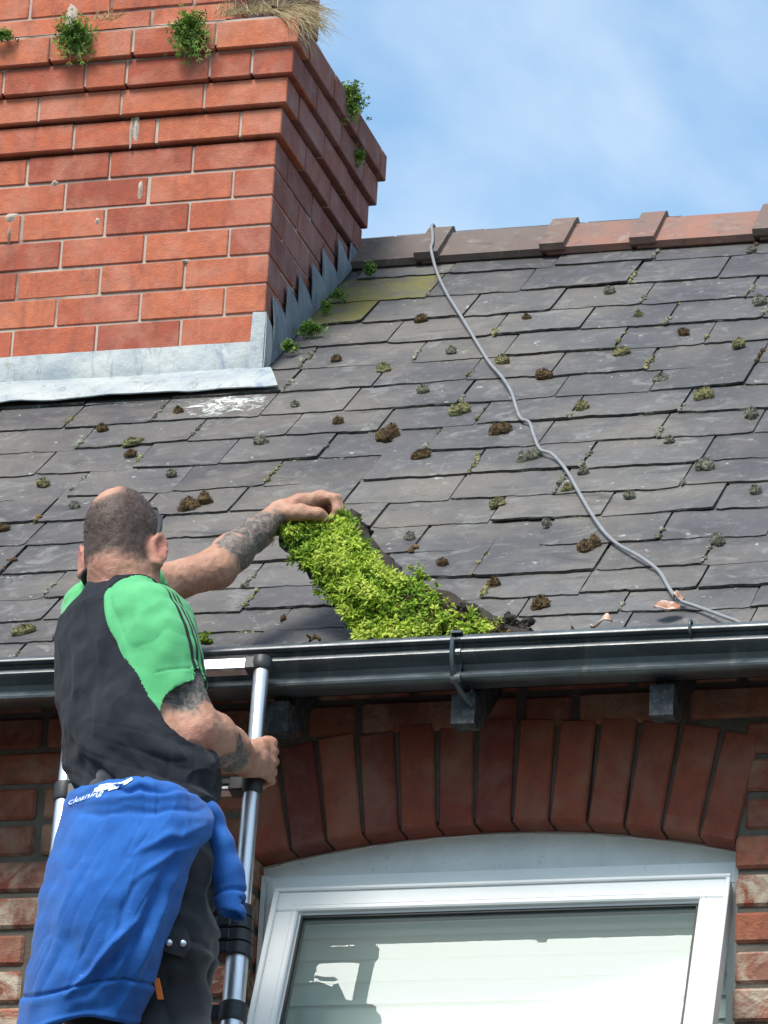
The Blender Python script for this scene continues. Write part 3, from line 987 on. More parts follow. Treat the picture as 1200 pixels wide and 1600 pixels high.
# ---- ridge tiles: angular clay tiles, a saddle band over each joint
hb = 0.034
rx = [roof_xs(p, q, hb)[0] for p, q in ((664, 385), (856, 375), (994, 368), (1188, 350))]
gapx = rx[3] - rx[1]
xsr = [-3.2, -1.4, rx[0], rx[1], rx[2], rx[3], rx[3] + 0.33, rx[3] + 0.66, rx[3] + 1.0, rx[3] + 1.4]
sb = roof_xs(575, 407, hb)[1]
ap = rp(0, s_ridge, 0)
ry, rz = ap[1], ap[2] + 0.052
def ridge_prof(o, ext):
    f0 = rp(0, sb - ext, hb + o)
    f1 = rp(0, sb - ext, hb + o - 0.018)
    d = ry - f0[1]
    z1 = rz + o * 1.2
    return [(f1[1], f1[2]), (f0[1], f0[2]), (ry - 0.02, z1 - 0.006), (ry, z1 + 0.004), (ry + 0.02, z1 - 0.006), (ry + d, f0[2]), (2 * ry - f1[1], f1[2])]
for i in range(len(xsr) - 1):
    r = MB()
    tone = [0.0, 0.0, 0.05, 0.75, 0.9, 0.6, 0.7, 0.5, 0.5][i]
    r.extrude_x(ridge_prof(0, 0), xsr[i] + 0.012, xsr[i + 1] - 0.002, a=tone, nx=6)
    xq = xsr[i]
    r.extrude_x(ridge_prof(0.0155, 0.010), xq - 0.004, xq + 0.060, a=max(0.0, tone - 0.45))
    build(r, 'ridge_tile', [M['clay']], roof, smooth=True, ang=25)

# ================================================================ CHIMNEY (part of the house)
cb = at_roof(425, 575, 0.02)
YC, XC = cb[1], cb[0] - 0.027
zt0, zb1 = at_y(424, 214.5, YC)[2], at_y(416, 488, YC)[2]
PZ = (zt0 - zb1) / 6
XCL, YB = XC - 1.75, YC + 0.70
PL = 0.2195
ch_ = MB()
def face_row(z, k, o, mi_front=0, mi_side=1, inset=0.0):
    # inset: open joint left under the next corbel course
    # one course: z bottom, k parity, o overhang
    h = PZ - 0.0062 - inset
    zm = z + PZ / 2 - 0.001 - inset / 2
    yf, xf = YC - o, XC + o
    full = k % 2 == 0
    L0 = PL - 0.0062 if full else PL / 2 - 0.0062
    d0 = 0.1025 if full else 0.212
    brick(ch_, V3(xf - L0 / 2, yf + d0 / 2, zm), UX, UY, UZ, L0, d0, h, mi_front, 0.0006, 0.0025)
    nf = 26                   # faces of that corner brick; the ones turned to the side take the brick colour with shade painted in
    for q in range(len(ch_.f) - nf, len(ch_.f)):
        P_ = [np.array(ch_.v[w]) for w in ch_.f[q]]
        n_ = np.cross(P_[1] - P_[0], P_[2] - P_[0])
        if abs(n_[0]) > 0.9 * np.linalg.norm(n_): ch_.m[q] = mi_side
    x = xf - L0 - 0.0062
    while x > XCL - o:
        L = PL - 0.0062
        if o > 0 and rng.uniform() < 0.10: L = PL / 2 - 0.0062
        brick(ch_, V3(x - L / 2, yf + 0.051, zm), UX, UY, UZ, L, 0.1025, h + rng.normal(0, 0.0007), mi_front, 0.0009, 0.0025)
        x -= L + 0.0062 + abs(rng.normal(0, 0.0012))
    y = yf + d0 + 0.008
    while y < YB + o - 0.03:
        L = min(PL - 0.008, YB + o - y)
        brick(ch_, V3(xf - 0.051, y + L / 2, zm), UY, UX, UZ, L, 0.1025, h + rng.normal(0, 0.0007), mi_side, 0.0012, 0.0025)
        y += L + 0.008
zlow = zt0 - 14 * PZ
for k in range(14):
    face_row(zt0 - (k + 1) * PZ, k, 0.0, inset=0.003 if k == 0 else 0.0)
STEP = 0.0145
zc_ = zt0
zcs = [zt0] + [at_y(px, py, YC - (i + 1) * STEP)[2] for i, (px, py) in enumerate(((436, 165), (444, 119), (453, 71.5), (462, 26)))]
for i in range(4):
    face_row(zcs[i], i + 1, STEP * (i + 1), inset=0.003 if i < 3 else 0.0)
    pzi = zcs[i + 1] - zcs[i]
# upper stack, set back on the ledge
ZT = zcs[0] + 4 * PZ
XU, YU = XC + 4 * STEP - 0.20, YC - 4 * STEP + 0.075
for k in range(6):
    h = PZ - 0.0062
    zm = ZT + 0.002 + (k + 0.5) * PZ
    x = XU - (0 if k % 2 else 0.0)
    first = True
    while x > XCL:
        L = (PL / 2 if (first and k % 2) else PL) - 0.0062
        brick(ch_, V3(x - L / 2, YU + 0.051, zm), UX, UY, UZ, L, 0.1025, h, 0, 0.0012, 0.0025)
        x -= L + 0.0085
        first = False
    y = YU + 0.112
    while y < YB + 0.02:
        L = min(PL - 0.008, YB + 0.02 - y)
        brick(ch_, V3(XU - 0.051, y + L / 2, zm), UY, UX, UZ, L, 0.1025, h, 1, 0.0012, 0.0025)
        y += L + 0.008
# mortar core, recessed behind the brick faces
rc = 0.0042
ch_.box(XCL + rc, XC - rc, YC + rc, YB - rc, zlow, zt0 - 0.008, 2)
ch_.box(XCL + 0.03, XC - 0.03, YC + 0.03, YB - 0.03, zt0 - 0.02, zt0 + 4 * PZ, 2)
for i in range(4):
    o = STEP * (i + 1)
    ch_.box(XCL - o + rc, XC + o - rc, YC - o + rc, YB + o - rc, zt0 + i * PZ + 0.004, zt0 + (i + 1) * PZ - 0.008, 2)
ch_.box(XCL, XU - rc, YU + rc, YB + 0.02, ZT, ZT + 6 * PZ, 2)
# mortar fillet on the ledge, lumpy
o = STEP * 4
for (A_, B_, nrm) in (((XCL, YC - o + 0.012), (XU + 0.0, YC - o + 0.012), V3(0, 1, 0)), ((XC + o - 0.012, YC - o + 0.012), (XC + o - 0.012, YB + o), V3(-1, 0, 0))):
    n = 40
    V, F = [], []
    for i in range(n + 1):
        p = V3(*A_, ZT - 0.003) + (V3(*B_, 0) - V3(*A_, 0)) * i / n
        q = 0.006 * vnoise([[p[0] * 14, p[1] * 14, 1]])[0]
        V += [p + nrm * (-0.004 + q), p + nrm * 0.02 + UZ * (0.012 + q), p + nrm * 0.066 + UZ * (0.032 + 2 * q), p + nrm * 0.066]
    F = [(i * 4 + k, (i + 1) * 4 + k, (i + 1) * 4 + k + 1, i * 4 + k + 1) for i in range(n) for k in range(3)]
    ch_.add(V, F, 2)
# smears of pointing mortar
for (px, py, w, h) in ((213, 200, 0.010, 0.045), (205, 203, 0.006, 0.05), (85, 285, 0.012, 0.012), (16, 340, 0.022, 0.016), (14, 365, 0.007, 0.03), (219, 296, 0.008, 0.03), (152, 345, 0.008, 0.012), (111, 28, 0.016, 0.04), (288, 408, 0.016, 0.006)):
    ov = STEP if py < 214 else 0
    if py < 60: ov = 4 * STEP
    p = at_y(px, py, YC - ov - 0.001)
    V, F = [p + V3(0, -0.005, 0)], []
    nn = 10
    for k in range(nn):
        an = 2 * math.pi * k / nn
        rr = rng.uniform(0.75, 1.15)
        V.append(p + V3(w * math.cos(an) * rr, 0.003, h * math.sin(an) * rr))
    ch_.add(V, [(0, 1 + k, 1 + (k + 1) % nn) for k in range(nn)], 2)
chim = build(ch_, 'chimney', [M['chimney_brick'], M['shaded_brick'], M['mortar']], house)

# ---- lead flashings
zap = lambda px, py, Y: at_y(px, py, Y)[2]
YA = YC - 0.006
def sheet(mb, P, nu, nv_, bulge, thick_dir, thick=0.003, wob=0.0025, seed=0, mi=0):
    # a soft sheet between four corners P (bl, br, tr, tl)
    P = [np.asarray(p, float) for p in P]
    td = np.asarray(thick_dir, float)
    G = []
    for j in range(nv_ + 1):
        for i in range(nu + 1):
            u, w = i / nu, j / nv_
            p = (P[0] * (1 - u) + P[1] * u) * (1 - w) + (P[3] * (1 - u) + P[2] * u) * w
            q = vnoise([p * 13 + seed])[0] * wob + vnoise([p * 40 + seed])[0] * wob * 0.4
            G.append(p + td * (bulge * math.sin(math.pi * w) + q))
    N = len(G)
    V = G + [p - td * thick for p in G]
    W1 = nu + 1
    F = [(j * W1 + i, j * W1 + i + 1, (j + 1) * W1 + i + 1, (j + 1) * W1 + i) for j in range(nv_) for i in range(nu)]
    F += [tuple(N + q for q in f[::-1]) for f in F]
    bd = [i for i in range(nu)] 
    F += [(i + 1, i, N + i, N + i + 1) for i in range(nu)] + [(nv_ * W1 + i, nv_ * W1 + i + 1, N + nv_ * W1 + i + 1, N + nv_ * W1 + i) for i in range(nu)]
    F += [(j * W1, (j + 1) * W1, N + (j + 1) * W1, N + j * W1) for j in range(nv_)] + [((j + 1) * W1 + nu, j * W1 + nu, N + j * W1 + nu, N + (j + 1) * W1 + nu) for j in range(nv_)]
    mb.add(V, F, mi)
b = MB()
zu1 = zap(392, 533, YA)
zl1 = zap(395, 578, YA)
xa = at_y(395, 540, YA)[0]
bl = at_roof(440, 588, 0.034)
sheet(b, [(XCL - 0.05, YA - 0.004, zl1), (xa + 0.02, YA - 0.004, zl1), (xa + 0.02, YA, zu1), (XCL - 0.05, YA, zu1)], 70, 4, 0.003, (0, -1, 0), wob=0.004)
def rpy(x, px, py, h):      # point of the roof at x, on the slope line seen at that pixel
    return rp(x, roof_xs(px, py, h)[1], h)
s_lo = roof_xs(330, 604, 0.036)[1]
s_hi = (YA - 0.004 - E0[1]) / math.cos(TH) + 0.0
sheet(b, [rp(XCL - 0.15, s_lo - 0.004, 0.03), rp(bl[0], s_lo + 0.012, 0.028), V3(xa + 0.05, YA - 0.005, zl1 + 0.004), V3(XCL - 0.05, YA - 0.005, zl1 + 0.004)], 70, 4, 0.006, NR, wob=0.004, seed=5)
build(b, 'apron_flashing', [M['pale_lead']], chim, smooth=True, ang=40)
b = MB()       # folded corner piece
zc0, zc1 = zap(402, 580, YA), zap(402, 489, YA)
xcl = at_y(391, 530, YA - 0.008)[0]
sheet(b, [(xcl, YA - 0.008, zc0), (XC + 0.008, YA - 0.010, zc0 - 0.004), (XC + 0.007, YA - 0.007, zc1 - 0.002), (xcl + 0.002, YA - 0.007, zc1)], 8, 8, 0.004, (0, -1, 0), wob=0.003, seed=2)
sheet(b, [(XC + 0.009, YA - 0.010, zc0 - 0.004), (XC + 0.008, YC + 0.075, zc0 + 0.060), (XC + 0.007, YC + 0.070, zc1 - 0.03), (XC + 0.008, YA - 0.007, zc1 - 0.002)], 6, 8, 0.003, (1, 0, 0), wob=0.003, seed=3)
build(b, 'corner_flashing', [M['pale_lead']], chim, smooth=True, ang=40)
# stepped pieces up the side, each let into a bed joint
steps = [(428, 446, 463), (448, 466, 445), (467, 486, 426), (487, 505, 410), (505, 526, 386), (527, 546, 373), (547, 573, 357)]
XS = XC + 0.006
for i, (pa, pb, ptop) in enumerate(steps):
    ya = at_plane(pa, ptop, V3(XS, 0, 0), UX)[1]
    zt_ = at_plane(pa, ptop, V3(XS, 0, 0), UX)[2]
    yb = at_plane(pb, ptop + 22, V3(XS, 0, 0), UX)[1] + 0.004
    rz_ = lambda y: E0[2] + (y - E0[1]) * math.tan(TH) + 0.018
    b = MB()
    xo = XS + 0.002 * (i % 2)
    sheet(b, [(xo + 0.004, ya, rz_(ya)), (xo + 0.006, yb, rz_(yb)), (xo, yb, zt_ - 0.004 - 0.006 * (i % 3)), (xo, ya, zt_)], 5, 8, 0.004, (1, 0, 0), wob=0.003, seed=10 + i)
    build(b, 'step_flashing', [M['lead']], chim, smooth=True, ang=40)

# ================================================================ BLIND inside the window
YBL = 0.150
bl_ = MB()
zslat = 4.42
while zslat > 3.25:
    bl_.obox(V3(0.40, YBL + 0.2 * 0, zslat), UX * 0.60, V3(0, 0.005, 0.0262), V3(0, 0.0012, -0.0003), 0)
    zslat -= 0.0475
bl_.box(-0.20, 1.0, YBL - 0.02, YBL + 0.03, 4.45, 4.49)
blind = build(bl_, 'window_blind', [M['blind']], loc=(0.40, YBL, 3.25))
tag(blind, 'closed pale slatted blind behind the window glass', 'blind')

# ================================================================ LADDER
lt, lb = at_y(409, 1040, -0.300), at_y(363, 1590, -0.462)
LD = (lb - lt) / np.linalg.norm(lb - lt)             # down the ladder
lt_l = at_y(119, 1040, -0.300)
LX = UX                                              # along the rungs
LWID = at_y(103, 1222, lt[1] + (at_y(103, 1222, -0.35)[2] - lt[2]) * (LD[1] / LD[2]))
def lp(d, side):                                     # point d metres down a stile
    p = lt + LD * d
    if side: p = p - UX * LW
    return p
d1 = ((at_y(103, 1222, -0.352) - lt) @ LD)
LW = (lt + LD * d1)[0] - at_y(103, 1222, (lt + LD * d1)[1])[0]
ladder = empty('telescopic_ladder', (0.1, -1.3, 0.0), 'aluminium telescopic ladder with black joints leaning on the gutter under the man', 'ladder')
dpx = lambda y: (lt[2] - at_y(390, y, -0.37)[2]) / -LD[2]
dr = [0.0, dpx(1226)]
dstack0, dstack1 = dpx(1428), dpx(1515)
nst = 4
for i in range(nst): dr.append(dstack0 + (dstack1 - dstack0) * (i + 0.45) / nst)
dr.append(dpx(1606))
total = lt[2] / -LD[2]
while dr[-1] < total - 0.35: dr.append(dr[-1] + 0.26)
rad = [0.0155 + 0.0013 * i for i in range(len(dr) + 1)]
for side in (0, 1):
    b = MB()
    for i in range(len(dr)):
        a0 = dr[i] + (0.0 if i else 0.01)
        a1 = (dr[i + 1] if i + 1 < len(dr) else total)
        b.tube([lp(a0, side), lp(a1, side)], rad[i], 20)
    build(b, 'stile', [M['alu']], ladder, smooth=True, ang=40)
for i, d in enumerate(dr):
    stack = 2 <= i < 2 + nst
    b = MB()
    hh = 0.0135 if not stack else 0.0075
    p0, p1 = lp(d, 0) - UX * 0.012, lp(d, 1) + UX * 0.012
    c = (p0 + p1) / 2
    fwd = np.cross(LD, UX)
    b.obox(c, (p0 - p1) / 2, LD * hh, fwd * 0.014, 0, 0.5, 0, 0.003)
    build(b, 'rung', [M['alu'] if not stack else M['nylon']], ladder, smooth=True, ang=30)
    for side in (0, 1):
        b = MB()
        r = rad[i]
        if stack:
            q = (dstack1 - dstack0) / nst
            b.tube([lp(d - q * 0.46, side), lp(d - q * 0.42, side), lp(d + q * 0.42, side), lp(d + q * 0.46, side)], [r + 0.004, r + 0.006, r + 0.007, r + 0.004], 22)
            for s_ in (1,):
                sg = -1 if side == 0 else 1
                b.obox(lp(d, side) + UX * sg * 0.026 + fwd * 0.004, UX * 0.016, LD * q * 0.46, fwd * 0.024, 0, 0.5, 0, 0.004)
        elif i == 0:
            b.tube([lp(-0.017, side), lp(-0.014, side), lp(-0.002, side), lp(0.010, side), lp(0.014, side)], [0.017, 0.0205, 0.0215, 0.0205, 0.0175], 22)
            sg = -1 if side == 0 else 1
            b.obox(lp(0, side) + UX * sg * 0.016, UX * 0.016, LD * 0.0152, fwd * 0.0165, 0, 0.5, 0, 0.003)
        else:
            b.tube([lp(d - 0.022, side), lp(d - 0.019, side), lp(d + 0.012, side), lp(d + 0.018, side)], [r + 0.002, r + 0.0052, r + 0.0058, r + 0.003], 22)
            sg = -1 if side == 0 else 1
            b.obox(lp(d, side) + UX * sg * 0.024, UX * 0.020, LD * 0.0165, fwd * 0.018, 0, 0.5, 0, 0.004)
            b.obox(lp(d - 0.004, side) + UX * sg * 0.055 - fwd * -0.012, UX * 0.018, LD * 0.007, fwd * 0.006, 0, 0.5, 0, 0.002)
        build(b, 'stile_joint', [M['nylon']], ladder, smooth=True, ang=35)

# ================================================================ THE MAN
man = empty('person', at_y(230, 1500, -0.66) * V3(1, 1, 0) + V3(0, 0, 3.4), 'balding man with tattooed arms on the ladder in a black and green shirt, lifting moss', 'person')
PY = math.radians(33)                                 # his chest is turned this far to the right of the wall
RV, FV = V3(math.cos(PY), -math.sin(PY), 0), V3(math.sin(PY), math.cos(PY), 0)
torso = [(924, 191, -0.580, 0.070, 0.062), (942, 190, -0.585, 0.124, 0.080), (962, 193, -0.590, 0.152, 0.098), (1000, 197, -0.600, 0.160, 0.106), (1050, 200, -0.612, 0.161, 0.112),
         (1100, 204, -0.626, 0.161, 0.116), (1150, 210, -0.640, 0.158, 0.120), (1195, 218, -0.652, 0.154, 0.121), (1228, 224, -0.660, 0.147, 0.113), (1245, 225, -0.662, 0.143, 0.107), (1300, 226, -0.672, 0.134, 0.100)]
P = lambda px, py, y: at_y(px, py, y)
hc = P(192, 847, -0.575)
HA = math.radians(4)
HR, HF = V3(math.cos(HA), -math.sin(HA), 0), V3(math.sin(HA), math.cos(HA), 0)
hp = math.radians(-6)
hr_ = math.radians(-4)
HR, UZr = HR * math.cos(hr_) - UZ * math.sin(hr_), UZ * math.cos(hr_) + HR * math.sin(hr_)
HF2 = HF * math.cos(hp) + UZr * math.sin(hp)
HU2 = UZr * math.cos(hp) - HF * math.sin(hp)
# arms
shR, elR, wrR = P(262, 965, -0.685), P(306, 1142, -0.668), P(383, 1187, -0.430)
shL, elL, wrL = P(136, 948, -0.480), P(334, 889, -0.300), P(436, 802, -0.175)
skin = SDF((-0.60, -0.95, 3.35), (0.35, 0.0, 5.22), 0.0032)
sk = skin
# head
sk.ell(hc + HU2 * 0.012 - HF2 * 0.004, (HR * 0.0715, HF2 * 0.094, HU2 * 0.098), 0.01)
sk.ell(hc - HU2 * 0.055 + HF2 * 0.025, (HR * 0.062, HF2 * 0.072, HU2 * 0.075), 0.03)
sk.ell(hc - HU2 * 0.085 + HF2 * 0.052, (HR * 0.045, HF2 * 0.045, HU2 * 0.045), 0.03)
nosep = hc - HU2 * 0.035 + HF2 * 0.098
sk.cone(nosep + HU2 * 0.03, nosep + HF2 * 0.018 - HU2 * 0.008, 0.008, 0.013, 0.012)
for s_ in (-1, 1):
    sk.ell(hc + HU2 * 0.006 + HF2 * 0.088 + HR * s_ * 0.032, (HR * 0.018, HF2 * 0.010, HU2 * 0.011), 0.012, 's')
    sk.ell(hc + HU2 * 0.003 + HF2 * 0.082 + HR * s_ * 0.032, (HR * 0.012, HF2 * 0.012, HU2 * 0.012), 0.004)
    ec = hc - HU2 * 0.034 + HR * s_ * 0.0745 - HF2 * 0.004
    out = HR * s_ * 0.86 - HF2 * 0.50
    acr = np.cross(out, HU2)
    sk.ell(ec + out * 0.007, (out * 0.0085, acr * 0.017, HU2 * 0.031), 0.009)
    sk.ell(ec + out * 0.017 + HU2 * 0.004 + acr * s_ * 0.004, (out * 0.006, acr * 0.010, HU2 * 0.020), 0.005, 's')
    for q_ in range(7):
        an_ = -0.6 + q_ * 0.55
        sk.ell(ec + out * 0.013 + acr * math.cos(an_) * 0.0150 * -s_ + HU2 * (0.029 * math.sin(an_) + 0.002), (out * 0.0042, acr * 0.0042, HU2 * 0.007), 0.006)
    sk.ell(ec + out * 0.010 - HU2 * 0.030, (out * 0.007, acr * 0.010, HU2 * 0.010), 0.008)
mth = hc - HU2 * 0.075 + HF2 * 0.094
sk.cone(mth - HR * 0.022, mth + HR * 0.022, 0.006, 0.006, 0.01)
# neck and trunk
nb = P(193, 925, -0.585)
sk.cone(hc - HU2 * 0.05 - HF2 * 0.018, nb, 0.060, 0.068, 0.03)
sk.cone(hc - HU2 * 0.075 - HF2 * 0.036, nb + UZ * 0.01, 0.042, 0.05, 0.02)
sk.loft([(P(cx, y, yy), a - 0.014, b - 0.014) for y, cx, yy, a, b in torso], PY, 0.03)
# arms
def armchain(sh, el, wr, r):
    sk.chain([sh, sh * 0.5 + el * 0.5, el], [r[0], r[1], r[2]], 0.02)
    fa = wr - el
    sk.chain([el, el + fa * 0.28, el + fa * 0.62, wr], [r[2], r[3], r[4], r[5]], 0.02)
armchain(P(254, 988, -0.690), elR, wrR, (0.044, 0.042, 0.046, 0.051, 0.043, 0.030))
el_out = (elR - (shR + wrR) / 2)
el_out = el_out / np.linalg.norm(el_out)
sk.ell(elR + el_out * 0.018 + V3(-0.004, -0.01, -0.004), (UX * 0.028, UY * 0.028, UZ * 0.03), 0.02)
armchain(shL, elL, wrL, (0.048, 0.042, 0.0375, 0.038, 0.031, 0.0242))
el2 = (elL - (shL + wrL) / 2)
el2 = el2 / np.linalg.norm(el2)
sk.ell(elL + el2 * 0.014, (UX * 0.028, UY * 0.028, UZ * 0.028), 0.02)
# right hand closed round the stile
gd = dpx(1188)
gp = lp(gd, 0)
T = -LD
vc = CAM - gp
vc = vc - T * (vc @ T)
vc = vc / np.linalg.norm(vc)
rr_ = np.cross(T, vc)
rr_ = rr_ / np.linalg.norm(rr_)
if rr_ @ RT < 0: rr_ = -rr_
def gq(r, v, t): return gp + rr_ * r + vc * v + T * t
kn = []
for i, (t, L, ra) in enumerate(((0.034, 1.0, 0.0100), (0.012, 1.06, 0.0104), (-0.010, 1.0, 0.0100), (-0.031, 0.86, 0.0090))):
    mc = gq(0.030 - 0.004 * (i == 3) - 0.002 * (i == 0), 0.026, t)
    pip = gq(0.0385 * (0.95 + 0.05 * L), -0.004, t - 0.001)
    dip = gq(0.017, -0.0285 * L, t - 0.003)
    tip = gq(-0.012 * L, -0.0275, t - 0.004)
    kn.append(mc)
    sk.chain([mc, pip, dip, tip], [ra * 1.12, ra * 1.04, ra * 0.92, ra * 0.78], 0.004)
    sk.ell(mc + vc * 0.002 + rr_ * 0.002, (rr_ * 0.0115, vc * 0.0115, T * 0.0105), 0.005)
hw = wrR
for i, mc in enumerate(kn):                           # the back of the hand, metacarpals fanning from the wrist
    w0 = hw + T * (0.014 - 0.009 * i) + (mc - hw) * 0.10
    sk.chain([w0, (w0 + mc) / 2 + vc * 0.004, mc], [0.0175, 0.0160, 0.0125], 0.012)
palm = gq(0.000, 0.030, 0.002)
sk.ell(palm, (rr_ * 0.030, vc * 0.014, T * 0.040), 0.014)
sk.cone(hw, palm - T * 0.012, 0.026, 0.018, 0.02)
th0 = hw + T * 0.012 + (palm - hw) * 0.45
sk.chain([th0, gq(-0.026, 0.020, 0.030), gq(-0.024, -0.002, 0.046), gq(-0.008, -0.0245, 0.050)], [0.0165, 0.0135, 0.0115, 0.0088], 0.007)
# left hand pinching the sheet of moss
K = [P(496, 779, -0.150), P(500, 776, -0.124), P(499, 779, -0.100), P(492, 786, -0.078)]
PI_ = [P(522, 778, -0.150), P(527, 780, -0.120), P(524, 785, -0.096), P(513, 794, -0.076)]
DI_ = [P(527, 797, -0.148), P(532, 801, -0.118), P(529, 807, -0.095), P(516, 815, -0.078)]
TI_ = [P(519, 815, -0.146), P(526, 823, -0.120), P(522, 829, -0.098), P(509, 834, -0.082)]
for i in range(4):
    ra = (0.0100, 0.0102, 0.0097, 0.0086)[i]
    sk.chain([K[i], PI_[i], DI_[i], TI_[i]], [ra * 1.15, ra * 1.05, ra * 0.93, ra * 0.74], 0.004)
    sk.ell(K[i] + UZ * 0.001, (UX * 0.011, UY * 0.0105, UZ * 0.0105), 0.005)
    w0 = wrL + V3(0.008, -0.012 + 0.011 * i, 0.002)
    sk.chain([w0, (w0 + K[i]) / 2 + UZ * 0.003, K[i]], [0.019, 0.0165, 0.0125], 0.012)
pl = (wrL * 0.45 + (K[1] + K[2]) / 2 * 0.55) - UZ * 0.008
sk.ell(pl, (UX * 0.036, UY * 0.030, UZ * 0.015), 0.014)
sk.chain([wrL + V3(0.010, -0.012, -0.008), P(468, 800, -0.200), P(497, 803, -0.196), P(521, 818, -0.166)], [0.018, 0.0165, 0.0125, 0.0086], 0.008)
# hips, legs
hipC = P(226, 1330, -0.675)
hz = hipC[2]
LGR = [P(262, 1350, -0.650), P(266, 1480, -0.650), P(270, 1640, -0.61)]
LGL = [P(165, 1360, -0.640), P(158, 1480, -0.650), P(160, 1640, -0.61)]
sk.ell(hipC, (RV * 0.115, FV * 0.095, UZ * 0.10), 0.03)
for lg in (LGR, LGL):
    sk.chain(lg, [0.060, 0.052, 0.046], 0.03)
    foot_x = lg[2][0]
    kz = lg[2][2]
SV, SF = skin.mesh()
keep = SV[:, 2] > 3.42
SV = relax(SV, SF, 2, 0.4)
NV = normals(SV, SF)
# veins, creases and lumps
SV = SV + NV * (0.0012 * vnoise(SV, 55, 1) + 0.0009 * vnoise(SV, 120, 2))[:, None]
t = MT('skin', 0.5, 0, 0.35)
t.p.inputs['Subsurface Weight'].default_value = 0.06
t.p.inputs['Subsurface Radius'].default_value = (0.008, 0.003, 0.0015)
t.p.inputs['Subsurface Scale'].default_value = 0.5
MO = ORG['person']
c = t.mix(t.ramp(t.noise(20, 5, 0.6), [(0.35, 0), (0.7, 1)]), (0.375, 0.182, 0.118), (0.49, 0.270, 0.182))
for cpt, r0, r1, w, rc_ in ((elR + el_out * 0.03, 0.01, 0.055, 0.75, (0.50, 0.17, 0.13)), (hc - HU2 * 0.07 - HF2 * 0.05, 0.02, 0.09, 0.6, (0.46, 0.19, 0.145)),
                            (hc - HU2 * 0.028 + HR * 0.08, 0.0, 0.05, 0.9, (0.50, 0.16, 0.13)), (hc - HU2 * 0.028 - HR * 0.08, 0.0, 0.05, 0.9, (0.55, 0.19, 0.15)), (gp + vc * 0.03, 0.02, 0.06, 0.4, (0.52, 0.24, 0.18))):
    c = t.mix(t.ramp(t.dist(cpt - MO), [(r0, w), (r1, 0.0)]), c, rc_)
# tattoos: grey-green ink on both arms
ink = t.mix(t.ramp(t.noise(52, 5, 0.7, 1.8), [(0.42, 0), (0.58, 1)]), (0.040, 0.047, 0.050), (0.20, 0.170, 0.140))
fa = wrL - elL
faR = wrR - elR
ar = elR - shR
def inkspots(spots, lo, hi, sc):
    m = None
    for cpt, r in spots:
        d = t.math('DIVIDE', t.dist(cpt - MO), r)
        m = d if m is None else t.math('MINIMUM', m, d)
    m = t.math('ADD', m, t.math('MULTIPLY', t.math('SUBTRACT', t.noise(sc, 5, 0.65, 1.0), 0.5), 1.5))
    return t.ramp(m, [(lo, 1.0), (hi, 0.0)])
cam_off = lambda p, r: p + (CAM - p) / np.linalg.norm(CAM - p) * r
tl = inkspots([(cam_off(elL + fa * 0.42, 0.03) - UZ * 0.016, 0.045), (cam_off(elL + fa * 0.58, 0.03) - UZ * 0.008, 0.046), (cam_off(elL + fa * 0.76, 0.025) + UZ * 0.006, 0.042), (cam_off(elL + fa * 0.93, 0.02) - UZ * 0.012, 0.030), (elL + fa * 0.36 + UZ * 0.04, 0.05), (cam_off(elL + fa * 0.25, 0.03) + UZ * 0.02, 0.035), (cam_off(elL + fa * 0.68, 0.03) + UZ * 0.012, 0.04)], 0.72, 0.98, 28)
tr_ = inkspots([(cam_off(P(298, 1075, -0.70), 0.03), 0.052), (P(312, 1066, -0.69), 0.05), (cam_off(P(280, 1088, -0.71), 0.03), 0.034), (cam_off(P(304, 1104, -0.71), 0.03), 0.026)], 0.70, 0.95, 30)
tf = inkspots([(cam_off(P(362, 1166, -0.54), 0.035), 0.040), (cam_off(P(374, 1192, -0.50), 0.035), 0.040), (cam_off(P(350, 1152, -0.57), 0.035), 0.028), (cam_off(P(352, 1190, -0.56), 0.04), 0.03)], 0.75, 0.98, 32)
ts = inkspots([(P(338, 1112, -0.62), 0.016), (P(320, 1196, -0.60), 0.026), (P(340, 1205, -0.58), 0.024)], 0.65, 1.2, 40)
for m_, w in ((tl, 0.88), (tr_, 0.95), (tf, 0.92), (ts, 0.5)):
    c = t.mix(t.math('MULTIPLY', m_, w), c, ink)
# dark stubble under the hair
hd = t.math('MULTIPLY', t.ramp(t.dist(hc + HU2 * 0.01 - MO), [(0.125, 1), (0.14, 0)]), t.ramp(t.math('ADD', t.dot(HU2), t.math('MULTIPLY', t.math('SUBTRACT', t.noise(45, 4), 0.5), 0.03)), [(0.0, 0), (1.0, 1)]))
bald = hc + HU2 * 0.082 - HF2 * 0.066 - HR * 0.014
nape = float((hc - HU2 * 0.080 - MO) @ HU2)
hb_ = t.math('SUBTRACT', t.dot(HU2), nape)
hb_ = t.ramp(t.math('ADD', hb_, t.math('MULTIPLY', t.math('SUBTRACT', t.noise(60, 4, 0.7), 0.5), 0.05)), [(0.0, 0.0), (0.022, 1.0)])
hb_ = t.math('MULTIPLY', hb_, t.ramp(t.math('ADD', t.dist(bald - MO), t.math('MULTIPLY', t.math('SUBTRACT', t.noise(70, 4, 0.7), 0.5), 0.022)), [(0.026, 0.0), (0.046, 1.0)]))
hb_ = t.math('MULTIPLY', hb_, t.ramp(t.dist(hc + HU2 * 0.01 - MO), [(0.128, 1.0), (0.135, 0.0)]))
for s_ in (-1, 1):
    hb_ = t.math('MULTIPLY', hb_, t.ramp(t.dist(hc - HU2 * 0.036 + HR * s_ * 0.088 - HF2 * 0.010 - MO), [(0.030, 0.0), (0.040, 1.0)]))
c = t.mix(t.math('MULTIPLY', hb_, 0.88), c, t.mix(t.noise(300, 2), (0.022, 0.017, 0.015), (0.060, 0.048, 0.042)))
